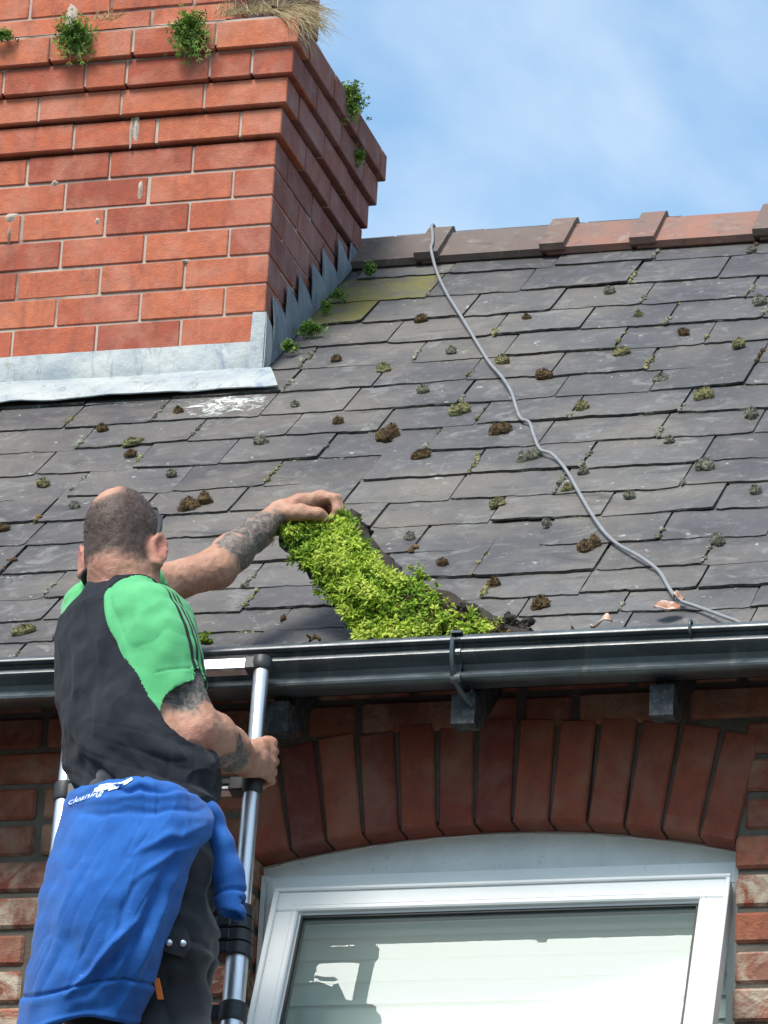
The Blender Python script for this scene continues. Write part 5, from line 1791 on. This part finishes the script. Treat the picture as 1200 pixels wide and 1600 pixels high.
# the strip of moss being peeled off
Lft = [(0.0, 432, 822), (0.10, 438, 842), (0.22, 462, 868), (0.34, 484, 892), (0.46, 505, 915), (0.58, 520, 938), (0.70, 540, 962), (0.82, 553, 982), (1.0, 566, 1002)]
Rgt = [(0.0, 530, 800), (0.10, 545, 815), (0.22, 562, 838), (0.34, 580, 866), (0.46, 603, 893), (0.58, 640, 915), (0.70, 690, 938), (0.82, 735, 962), (1.0, 795, 992)]
def ie(tab, v):
    vs = [r[0] for r in tab]
    return float(np.interp(v, vs, [r[1] for r in tab])), float(np.interp(v, vs, [r[2] for r in tab]))
def slab_pt(u, v, off=0.0):
    l_, r_ = ie(Lft, v), ie(Rgt, v)
    x, y = l_[0] + (r_[0] - l_[0]) * u, l_[1] + (r_[1] - l_[1]) * u
    Y = -0.150 + 0.030 * u * (1 - v) - 0.055 * v - 0.030 * math.sin(math.pi * min(1, v * 1.05)) * math.sin(math.pi * u) - off
    return at_y(x, y, Y)
mslab = empty('moss_slab', slab_pt(0.5, 1.0), 'bright lime green strip of moss being peeled from the slates by the hand', 'moss')
nu, nv2 = 16, 36
VG = [slab_pt(i / nu * 1.19 - 0.02, j / nv2) + rng.normal(0, 0.003, 3) for j in range(nv2 + 1) for i in range(nu + 1)]
bk = [p + V3(0.010, 0.030, -0.006) + rng.normal(0, 0.004, 3) for p in VG]
n1 = nu + 1
N = len(VG)
F = [(j * n1 + i, j * n1 + i + 1, (j + 1) * n1 + i + 1, (j + 1) * n1 + i) for j in range(nv2) for i in range(nu)]
F += [tuple(N + q for q in f[::-1]) for f in F]
F += [(i + 1, i, N + i, N + i + 1) for i in range(nu)] + [(nv2 * n1 + i, nv2 * n1 + i + 1, N + nv2 * n1 + i + 1, N + nv2 * n1 + i) for i in range(nu)]
F += [(j * n1, (j + 1) * n1, N + (j + 1) * n1, N + j * n1) for j in range(nv2)] + [((j + 1) * n1 + nu, j * n1 + nu, N + j * n1 + nu, N + (j + 1) * n1 + nu) for j in range(nv2)]
mesh_obj('soil_underside', VG + bk, F, [M['soil']], mslab, smooth=True)
mm = MB()
tocam = -FW
cnt = 0
while cnt < 1500:
    u, v = rng.uniform(-0.09, 0.98), rng.uniform(0, 1) ** 0.9
    rag = 0.06 * vnoise([[v * 14, 3.3, 0]])[0]
    if u > 0.93 + rag or u < -0.04 + rag: continue
    if v > 0.72 and u > 0.55 and rng.uniform() < 0.35 + 1.2 * (u - 0.55): continue
    if v < 0.07 and u > 0.35: continue
    p = slab_pt(u, v)
    up = slab_pt(u, max(v - 0.05, 0)) - slab_pt(u, min(v + 0.05, 1))
    up /= np.linalg.norm(up)
    a = tocam * 0.75 + UZ * 0.45 + rng.normal(0, 0.38, 3)
    lump = vnoise([[u * 5, v * 11, 1]])[0]
    tone = 0.50 + 0.42 * lump + rng.normal(0, 0.13) + 0.1 * v - 0.28 * max(0, 0.35 - v)
    if v > 0.8 and u > 0.5: tone -= 0.05
    frond(mm, p + tocam * (0.006 + 0.018 * max(lump, -0.5)), a, rng.uniform(0.018, 0.032), rng.uniform(0.0021, 0.0034), 9, float(np.clip(tone, 0, 1)))
    cnt += 1
for k in range(420):           # dead brown stems and crumbs, most of them along the lower edge
    u, v = rng.uniform(0.0, 1.05), rng.uniform(0.3, 1.0) ** 0.35
    p = slab_pt(u, min(v, 1)) + tocam * rng.uniform(0.0, 0.015)
    frond(mm, p, tocam * 0.6 + UZ * 0.3 + rng.normal(0, 0.6, 3), rng.uniform(0.008, 0.020), 0.0026, 4, float(rng.uniform(0.2, 1)), 1)
build(mm, 'moss_fronds', [M['lime_moss'], M['rust_moss']], mslab, norm=False)

def lump_mesh(mb, c, nrm, tang, w, h, d, seed, tone=None, mi=0, nlat=7, nlon=14, rough=0.22):
    # lumpy half-dome: w along tang, h along the other way, d high
    bt = np.cross(nrm, tang)
    V, F, rr = [], [], []
    for i in range(nlat + 1):
        th = math.pi / 2 * 1.15 * i / nlat
        for k in range(nlon):
            ph = 2 * math.pi * k / nlon
            q = V3(math.sin(th) * math.cos(ph), math.sin(th) * math.sin(ph), math.cos(th))
            r = 1 + rough * vnoise([q * 2.2 + seed])[0] + rough * 0.6 * vnoise([q * 5 + seed])[0]
            V.append(c + tang * q[0] * w / 2 * r + bt * q[1] * h / 2 * r + nrm * q[2] * d * r)
    for i in range(nlat):
        for k in range(nlon):
            F.append((i * nlon + k, (i + 1) * nlon + k, (i + 1) * nlon + (k + 1) % nlon, i * nlon + (k + 1) % nlon))
    for f in F:
        tn = float(np.clip((0.5 if tone is None else tone) + rng.normal(0, 0.16), 0, 1))
        mb.add([V[i] for i in f], [(0, 1, 2, 3)], mi, tn)
    return V
UPR = SL
def cushion(px, py, w, h, kind, label, extra=None):
    # a moss cushion on the slates; w, h in photo pixels
    c = at_roof(px, py, 0.012)
    sc_ = (c - CAM) @ FW / FPX
    ww, hh = w * sc_ * 1.0, h * sc_ * 1.3
    mb = MB()
    tg = (UX * 0.8 + SL * 0.6 * math.copysign(1, 0.3 + rng.normal(0, 0.6)))
    tg /= np.linalg.norm(tg)
    sd = rng.uniform(0, 99)
    V = lump_mesh(mb, c, NR, tg, ww, hh, hh * 0.42, sd, nlat=9, nlon=18)
    if h > 15:
        V += lump_mesh(mb, c + UX * ww * rng.uniform(-0.35, 0.35) - SL * hh * 0.45, NR, tg, ww * 0.6, hh * 0.6, hh * 0.35, sd + 5, 0.35)
    if extra:
        V += lump_mesh(mb, c + UX * extra[0] * sc_ + SL * extra[1] * sc_ * 1.8, NR, tg, ww * 0.75, hh * 0.8, hh * 0.5, sd + 9)
    V = np.array(V)
    for k in range(int(120 + w * h * 0.7)):
        p = V[rng.integers(len(V))] + rng.normal(0, 0.0015, 3)
        a = NR * 0.7 + UZ * 0.3 + rng.normal(0, 0.6, 3)
        a /= np.linalg.norm(a)
        s_ = np.cross(a, rng.normal(0, 1, 3)); s_ = s_ / np.linalg.norm(s_) * 0.0011
        mb.add([p - s_, p + s_, p + a * rng.uniform(0.0025, 0.0050)], [(0, 1, 2)], 0, float(rng.uniform(0.0, 1) ** 0.8))
    o = build(mb, 'moss_cushion', [M[kind + '_moss']], loc=c, norm=False, smooth=True)
    tag(o, label, 'moss', 'moss cushions on the slates')
CUSH = [
    (297, 792, 34, 24, 'rust', 'double rust brown moss clump on the slates right of the bald head', (20, 10)),
    (600, 682, 28, 22, 'rust', 'rust orange moss pair halfway between the chimney corner and the cable bend', (10, 9)),
    (658, 712, 31, 15, 'rust', 'broad flat rust brown moss cushion below the rust orange pair', None),
    (658, 499, 22, 13, 'rust', 'rust moss cushion left of the cable just below the algae stained slates', None),
    (851, 586, 32, 16, 'rust', 'fuzzy rust moss cushion right of the cable at its upper third', None),
    (787, 671, 27, 20, 'rust', 'tan and rust moss with a white fleck touching the cable kink', (-10, -8)),
    (785, 564, 27, 14, 'olive', 'olive moss cushion resting right against the upper cable', None),
    (972, 551, 27, 14, 'olive', 'tan olive moss cushion high on the right roof under a tail joint', None),
    (1032, 592, 23, 13, 'grey', 'pale grey green domed moss cushion on the upper right slates', None),
    (1068, 520, 20, 12, 'rust', 'small brown moss cushion high on the right roof nearest the ridge bands', None),
    (1155, 538, 20, 16, 'olive', 'tan moss tuft near the right edge of the roof in the upper courses', None),
    (1103, 617, 24, 19, 'olive', 'yellow olive moss tuft trailing down a joint on the right roof', (-8, -8)),
    (1174, 648, 16, 20, 'grey', 'grey brown moss plug at the right edge of the middle courses', None),
    (724, 640, 24, 20, 'olive', 'olive green moss tuft left of the cable, above its kink', (-10, -9)),
    (661, 611, 18, 15, 'grey', 'grey brown moss plug left of the cable in the middle courses', None),
    (599, 577, 22, 15, 'olive', 'grey olive moss plug in a joint below the algae stained slates', None),
    (705, 549, 19, 12, 'grey', 'small grey moss plug just left of the upper cable', None),
    (834, 713, 27, 19, 'grey', 'grey moss pair tucked under the lower cable bend', (-14, -9)),
    (1101, 727, 27, 19, 'grey', 'knobbly tan grey moss tuft standing alone on the right middle slates', (8, -6)),
    (1046, 689, 17, 12, 'grey', 'small grey moss plug between the cable and the knobbly tan tuft', None),
    (911, 637, 20, 18, 'olive', 'pale yellowish moss streak in a joint right of the upper cable kink', None),
    (952, 456, 16, 15, 'grey', 'small grey moss plug below the third ridge band', None),
    (823, 497, 14, 10, 'rust', 'tiny brown moss dot between the cable and the upper right cushions', None),
    (997, 492, 13, 10, 'olive', 'tiny olive moss dot high on the roof below the third ridge band', None),
    (1187, 472, 22, 20, 'grey', 'whitish moss lump at the right edge near the top of the roof', None),
    (1174, 392, 17, 10, 'grey', 'grey moss plug directly under the ridge at the far right', None),
    (911, 737, 14, 15, 'grey', 'thin grey moss plug right beside the lower cable', None),
    (887, 764, 20, 12, 'olive', 'pale olive moss smear under the cable where it runs steeply', None),
    (983, 775, 18, 13, 'grey', 'pale grey moss plug right of the steep cable run', None),
    (778, 787, 24, 16, 'olive', 'pale olive domed moss cushion above the lime moss strip', None),
    (915, 856, 28, 20, 'rust', 'rust brown moss tuft left of the lowest cable stretch', (12, 9)),
    (1121, 845, 20, 20, 'grey', 'grey brown moss plug low on the roof at the right', None),
    (691, 881, 17, 14, 'rust', 'small tan moss plug just above the soil edge of the lime strip', None),
    (771, 913, 20, 15, 'rust', 'brown moss plug above the soil clods by the gutter', None),
    (846, 945, 26, 22, 'rust', 'tan brown moss tuft in the lowest slates right of the soil clods', None),
    (641, 841, 16, 14, 'grey', 'small grey moss plug right of the lifted moss top', None),
    (854, 818, 14, 12, 'grey', 'small grey moss plug left of the rust tuft by the lowest cable', None),
    (1180, 768, 18, 14, 'grey', 'white grey moss lump at the right edge of the lower courses', None),
    (160, 671, 19, 14, 'rust', 'brown moss plug on the left slates below the lead apron', None),
    (207, 692, 34, 13, 'olive', 'long tan moss cushion on the left slates between two joints', None),
    (204, 710, 20, 11, 'rust', 'brown moss plug tucked under the long tan cushion', None),
    (408, 690, 22, 15, 'grey', 'grey moss plug in a joint on the slates above the raised forearm', None),
    (528, 660, 17, 13, 'rust', 'small brown moss plug above the raised hand', None),
    (67, 756, 22, 14, 'olive', 'round olive moss cushion at the left edge above the bald head', None),
    (117, 791, 16, 13, 'grey', 'small grey moss plug just left of the bald head', None),
    (268, 741, 17, 12, 'grey', 'small grey moss plug above the double rust clump', None),
    (279, 643, 16, 12, 'rust', 'brown moss plug beside the white lichen slate', None),
    (461, 633, 13, 10, 'grey', 'tiny grey moss plug right of the white lichen slate', None),
    (525, 562, 17, 11, 'rust', 'small brown moss plug near the foot of the lead steps', None),
    (4, 826, 22, 13, 'rust', 'brown moss cushion cut by the left edge of the view', None),
    (38, 986, 39, 15, 'olive', 'large olive moss cushion low at the left beside the dark shirt', None),
]
for cdef in CUSH:
    cushion(*cdef)

# ---- fine growth and dirt in the slate joints: nobody could count it
jm = MB()
for (jx, js, gg) in joints:
    if jx < -1.9 or jx > 1.6: continue
    if rng.uniform() < 0.42: continue
    n = int(rng.integers(3, 13))
    kk = int(rng.choice([0, 1, 1, 2, 2, 2]))
    s_hi = rng.uniform(0.15, 0.9)
    for k in range(n):
        f = rng.uniform(0.0, s_hi)
        c = rp(jx + rng.normal(0, 0.003), js + gg * f + 0.002, 0.008 + 0.004 * (1 - f))
        if (c[0] < XC + 0.02) and c[1] > YC - 0.02: continue
        r = rng.uniform(0.003, 0.0075)
        lump_mesh(jm, c, NR, UX, r * 2 * rng.uniform(0.7, 1.1), r * 2 * rng.uniform(0.9, 1.8), r * 0.9, rng.uniform(0, 99), float(rng.uniform(0.15, 0.8)), kk, 3, 7, 0.35)
for k in range(260):            # and along the tails
    jx, js, gg = joints[int(rng.integers(len(joints)))]
    if jx < -1.9 or jx > 1.6: continue
    x0 = jx - rng.uniform(0.02, 0.22)
    for q in range(int(rng.integers(2, 7))):
        c = rp(x0 + q * 0.006 + rng.normal(0, 0.002), js + rng.normal(-0.001, 0.002), 0.004)
        if (c[0] < XC + 0.02) and c[1] > YC - 0.02: continue
        r = rng.uniform(0.002, 0.005)
        lump_mesh(jm, c, NR, UX, r * 2.6, r * 2, r * 0.9, rng.uniform(0, 99), float(rng.uniform(0.2, 0.9)), int(rng.choice([1, 2, 2])), 3, 7, 0.35)
o = build(jm, 'joint_moss', [M['rust_moss'], M['olive_moss'], M['grey_moss']], loc=rp(0, 1.5, 0), norm=False)
tag(o, 'fine moss and dirt growing in the joints of the slates', 'moss', None, 'stuff')

# ---- plants on the chimney
def tuft(name, px, py, w, h, base, mats, n, label, cat, group, droop=0.6, stiff=0.5, blade=(0.0020, 0.0032), leaflets=True, bias=(0, 0, 0), core=True):
    # leafy tuft rooted at base, spreading w x h photo pixels
    sc_ = (base - CAM) @ FW / FPX
    W_, H_ = w * sc_ / 2, h * sc_ / 2
    mb = MB()
    ctr = at_y(px, py, base[1] - 0.02)
    if core:
        for k in range(n * 2):
            q = rng.normal(0, 0.36, 3)
            p = ctr + RT * q[0] * W_ + UP * q[1] * H_ + FW * q[2] * W_ * 0.5
            frond(mb, p, RT * q[0] + UP * (q[1] + 0.5) - FW * 0.7 + rng.normal(0, 0.4, 3), rng.uniform(0.010, 0.018), rng.uniform(0.0018, 0.003), 5, float(np.clip(0.45 + 0.35 * q[1] + rng.normal(0, 0.18), 0, 1)))
    for k in range(n):
        an = rng.uniform(0, 2 * math.pi)
        d = RT * math.cos(an) * W_ + UP * math.sin(an) * H_ - FW * rng.uniform(-0.2, 0.8) * W_
        tip = ctr + d * rng.uniform(0.6, 1.35) + V3(*bias) * rng.uniform(0, 1)
        mid = (ctr * 0.45 + tip * 0.55) + UP * H_ * rng.uniform(0.0, 0.45)
        tip = tip - UZ * droop * H_ * rng.uniform(0.0, 0.5)
        pv, wd = None, rng.uniform(*blade)
        tone = float(np.clip(rng.normal(0.5, 0.22), 0, 1))
        for s_ in range(5):
            f = s_ / 4
            p = ctr * (1 - f) ** 2 + 2 * f * (1 - f) * mid + tip * f * f
            if pv is not None:
                t_ = p - pv
                sdv = np.cross(t_, FW + rng.normal(0, 0.3, 3)); sdv = sdv / (np.linalg.norm(sdv) + 1e-9) * wd * (1.1 - 0.22 * s_)
                mb.add([pv - sdv * 1.1, pv + sdv * 1.1, p + sdv * 0.9, p - sdv * 0.9], [(0, 1, 2, 3)], 0, tone)
                if leaflets:
                    for sg in (-1, 1):
                        lf = sdv / np.linalg.norm(sdv) * sg * rng.uniform(0.006, 0.011) + t_ * 0.3
                        c_ = (pv + p) / 2
                        wv = t_ / (np.linalg.norm(t_) + 1e-9) * 0.0028
                        mb.add([c_, c_ + lf * 0.5 + wv, c_ + lf, c_ + lf * 0.5 - wv], [(0, 1, 2, 3)], 0, float(np.clip(tone + rng.normal(0.05, 0.12), 0, 1)))
            pv = p
    o = build(mb, name, [M[mats]], loc=base, norm=False)
    tag(o, label, cat, group)
yl = YC - 4 * STEP
lb_ = lambda px, py: at_y(px, py, yl)
GP = 'green tufts growing on the chimney ledge'
tuft('fern_tuft', 116, 58, 62, 66, lb_(118, 62), 'fern', 70, 'green fern tuft hanging on the left of the chimney ledge', 'plant', GP)
tuft('fern_tuft', 297, 52, 60, 72, lb_(298, 58), 'fern', 80, 'fuller green fern tuft in the middle of the chimney ledge', 'plant', GP)
tuft('fern_tuft', 4, 56, 34, 14, lb_(4, 58), 'fern', 22, 'small yellowish sprig on the ledge at the far left edge', 'plant', GP)
sideb = at_plane(549, 160, V3(XC + 4 * STEP, 0, 0), UX)
tuft('fern_tuft', 549, 158, 44, 58, sideb + V3(0.012, -0.01, 0), 'fern', 55, 'dark green fern tuft on the right side of the chimney top against the sky', 'plant', GP)
sideb2 = at_plane(562, 246, V3(XC + 3 * STEP, 0, 0), UX)
tuft('fern_tuft', 562, 246, 13, 20, sideb2 + V3(0.01, -0.01, 0), 'fern', 14, 'tiny green sprig under the right corbel edge', 'plant', GP)
# dry grass
def grass(name, roots, tips, n, spread, wd, label, cat, sagv):
    mb = MB()
    for k in range(n):
        f = rng.uniform()
        r0 = roots[0] * (1 - f) + roots[1] * f + rng.normal(0, 0.008, 3) * V3(1, 1, 0.3)
        g = np.clip(f + rng.normal(0, 0.25), 0, 1)
        tp = tips[0] * (1 - g) + tips[1] * g + rng.normal(0, spread, 3)
        mid = (r0 + tp) / 2 + UZ * sagv * rng.uniform(0.3, 1.4) + rng.normal(0, spread * 0.4, 3)
        pv = None
        tone = float(rng.uniform())
        for s_ in range(6):
            h = s_ / 5
            p = r0 * (1 - h) ** 2 + 2 * h * (1 - h) * mid + tp * h * h
            if pv is not None:
                t_ = p - pv
                sdv = np.cross(t_, FW); sdv = sdv / (np.linalg.norm(sdv) + 1e-9) * wd * (1.1 - 0.19 * s_)
                mb.add([pv - sdv, pv + sdv, p + sdv * 0.8, p - sdv * 0.8], [(0, 1, 2, 3)], 0, tone)
            pv = p
    o = build(mb, name, [M['straw']], loc=(roots[0] + roots[1]) / 2, norm=False)
    tag(o, label, cat, 'dry grass on the chimney ledge')
yg = YC - 4 * STEP + 0.03
grass('dry_grass', [at_y(428, 20, yg - 0.02), at_y(462, 14, yg + 0.0)], [at_y(484, 52, yg - 0.03), at_y(512, 34, yg + 0.02)], 260, 0.024, 0.0019, 'straw coloured grass tuft drooping over the chimney corner', 'grass', 0.040)
grass('dry_grass', [at_y(340, 24, yg), at_y(440, 18, yg)], [at_y(345, 12, yg), at_y(450, 4, yg)], 150, 0.014, 0.0012, 'low brownish dry grass along the ledge left of the corner tuft', 'grass', 0.02)
grass('dry_grass', [at_y(462, 30, yg), at_y(470, 34, yg + 0.05)], [at_y(478, 84, yg), at_y(500, 98, yg + 0.03)], 12, 0.010, 0.0012, 'few long straw stalks hanging down the right side of the chimney corner', 'grass', 0.02)
grass('dry_grass', [at_y(150, 32, yg), at_y(185, 28, yg)], [at_y(150, 20, yg), at_y(200, 24, yg)], 40, 0.010, 0.0011, 'short dry grass beside the left fern tuft', 'grass', 0.015)
# sprigs along the stepped lead
GS2 = 'sprigs along the stepped lead'
for (px, py, w, h, n, lab) in ((486, 514, 40, 22, 20, 'leafy green sprigs at the foot of the middle lead step'), (508, 480, 14, 15, 8, 'small green sprig between two middle lead steps'),
                               (530, 460, 18, 13, 8, 'small olive sprig under the upper lead steps'), (577, 421, 14, 15, 10, 'bright green sprig beside the topmost lead step by the ridge'),
                               (452, 542, 26, 12, 9, 'dark low sprigs at the bottom of the lead steps')):
    bs = at_roof(px, py + 4, 0.02)
    tuft('sprig', px, py, w, h, bs, 'fern', n, lab, 'plant', GS2, leaflets=True)

# ---- debris at the gutter
def clod(px, py, w, h, Y, label, mat='soil', cat='soil clod', group=None, fuzz=None):
    c = at_y(px, py, Y)
    sc_ = (c - CAM) @ FW / FPX
    mb = MB()
    for k in range(7):
        q = c + RT * rng.normal(0, 0.26) * w * sc_ + UP * rng.normal(0, 0.22) * h * sc_
        a = UZ * 0.6 - FW * 0.6 + rng.normal(0, 0.3, 3); a /= np.linalg.norm(a)
        tg = np.cross(a, rng.normal(0, 1, 3)); tg /= np.linalg.norm(tg)
        lump_mesh(mb, q, a, tg, w * sc_ * 0.5, h * sc_ * 0.6, h * sc_ * 0.35, rng.uniform(0, 99), rough=0.45)
    if fuzz:
        for k in range(fuzz):
            q = c + RT * rng.normal(0, 0.30) * w * sc_ + UP * rng.normal(0.15, 0.25) * h * sc_ - FW * 0.01
            frond(mb, q, UZ * 0.6 - FW * 0.6 + rng.normal(0, 0.4, 3), rng.uniform(0.008, 0.014), 0.0026, 5, float(np.clip(rng.normal(0.6, 0.2), 0, 1)), 1)
    o = build(mb, 'soil_clod' if mat == 'soil' else 'moss_clump', [M[mat], M['lime_moss']], loc=c, norm=False)
    tag(o, label, cat, group)
GD = 'clods left behind at the gutter'
clod(735, 962, 34, 28, -0.185, 'dark soil clod at the lower right of the lime moss strip', group=GD)
clod(800, 976, 34, 34, -0.185, 'black soil clod standing at the gutter past the end of the lime moss', group=GD)
clod(822, 986, 22, 14, -0.190, 'crumbs of black soil right of the standing clod in the gutter', group=GD)
clod(898, 992, 34, 10, -0.19, 'flat dark soil crumbs further right on the gutter lip', group=GD)
clod(758, 985, 40, 18, -0.20, 'small lime moss clump with brown roots right of the strip on the gutter', 'rust_moss', 'moss', None, 60)
clod(318, 1003, 26, 14, -0.205, 'small lime moss tuft on the gutter beside the green sleeve', 'olive_moss', 'moss', None, 26)
clod(491, 998, 22, 8, -0.20, 'brown scrap of moss on the gutter left of the lime strip', 'rust_moss', 'moss', None, 0)
clod(655, 903, 26, 16, -0.155, 'pale lime moss tuft at the upper edge of the strip on the slates', 'olive_moss', 'moss', None, 26)
def leaf(px, py, w, h, label, sd):
    c = at_roof(px, py, 0.03)
    sc_ = (c - CAM) @ FW / FPX
    mb = MB()
    n = 8
    V = []
    for j in range(n + 1):
        f = j / n
        wd = math.sin(math.pi * min(max(f, 0.03), 0.97)) ** 0.7
        for k in range(5):
            g = k / 4 - 0.5
            q = vnoise([[f * 4, g * 3, sd]])[0]
            V.append(c + UX * (f - 0.5) * w * sc_ + SL * (g * wd * h * sc_ * 1.7 + 0.3 * (f - 0.5) * h * sc_) + NR * (0.010 * abs(g) * 2 * wd + 0.008 * q + 0.006 * math.sin(f * 5 + sd)))
    mb.add(V, [(j * 5 + k, j * 5 + k + 1, (j + 1) * 5 + k + 1, (j + 1) * 5 + k) for j in range(n) for k in range(4)])
    o = build(mb, 'dead_leaf', [M['leaf']], loc=c, smooth=True)
    so2 = o.modifiers.new('thickness', 'SOLIDIFY'); so2.thickness = 0.0012
    tag(o, label, 'leaf', 'dead leaves by the gutter')
leaf(1042, 950, 40, 20, 'pale pinkish dead leaf lying under the foot of the cable', 1.0)
leaf(940, 974, 34, 20, 'crumpled brown and white dead leaf just above the gutter', 4.0)
leaf(1060, 934, 16, 12, 'small brown dead leaf beside the pale pinkish one', 7.0)
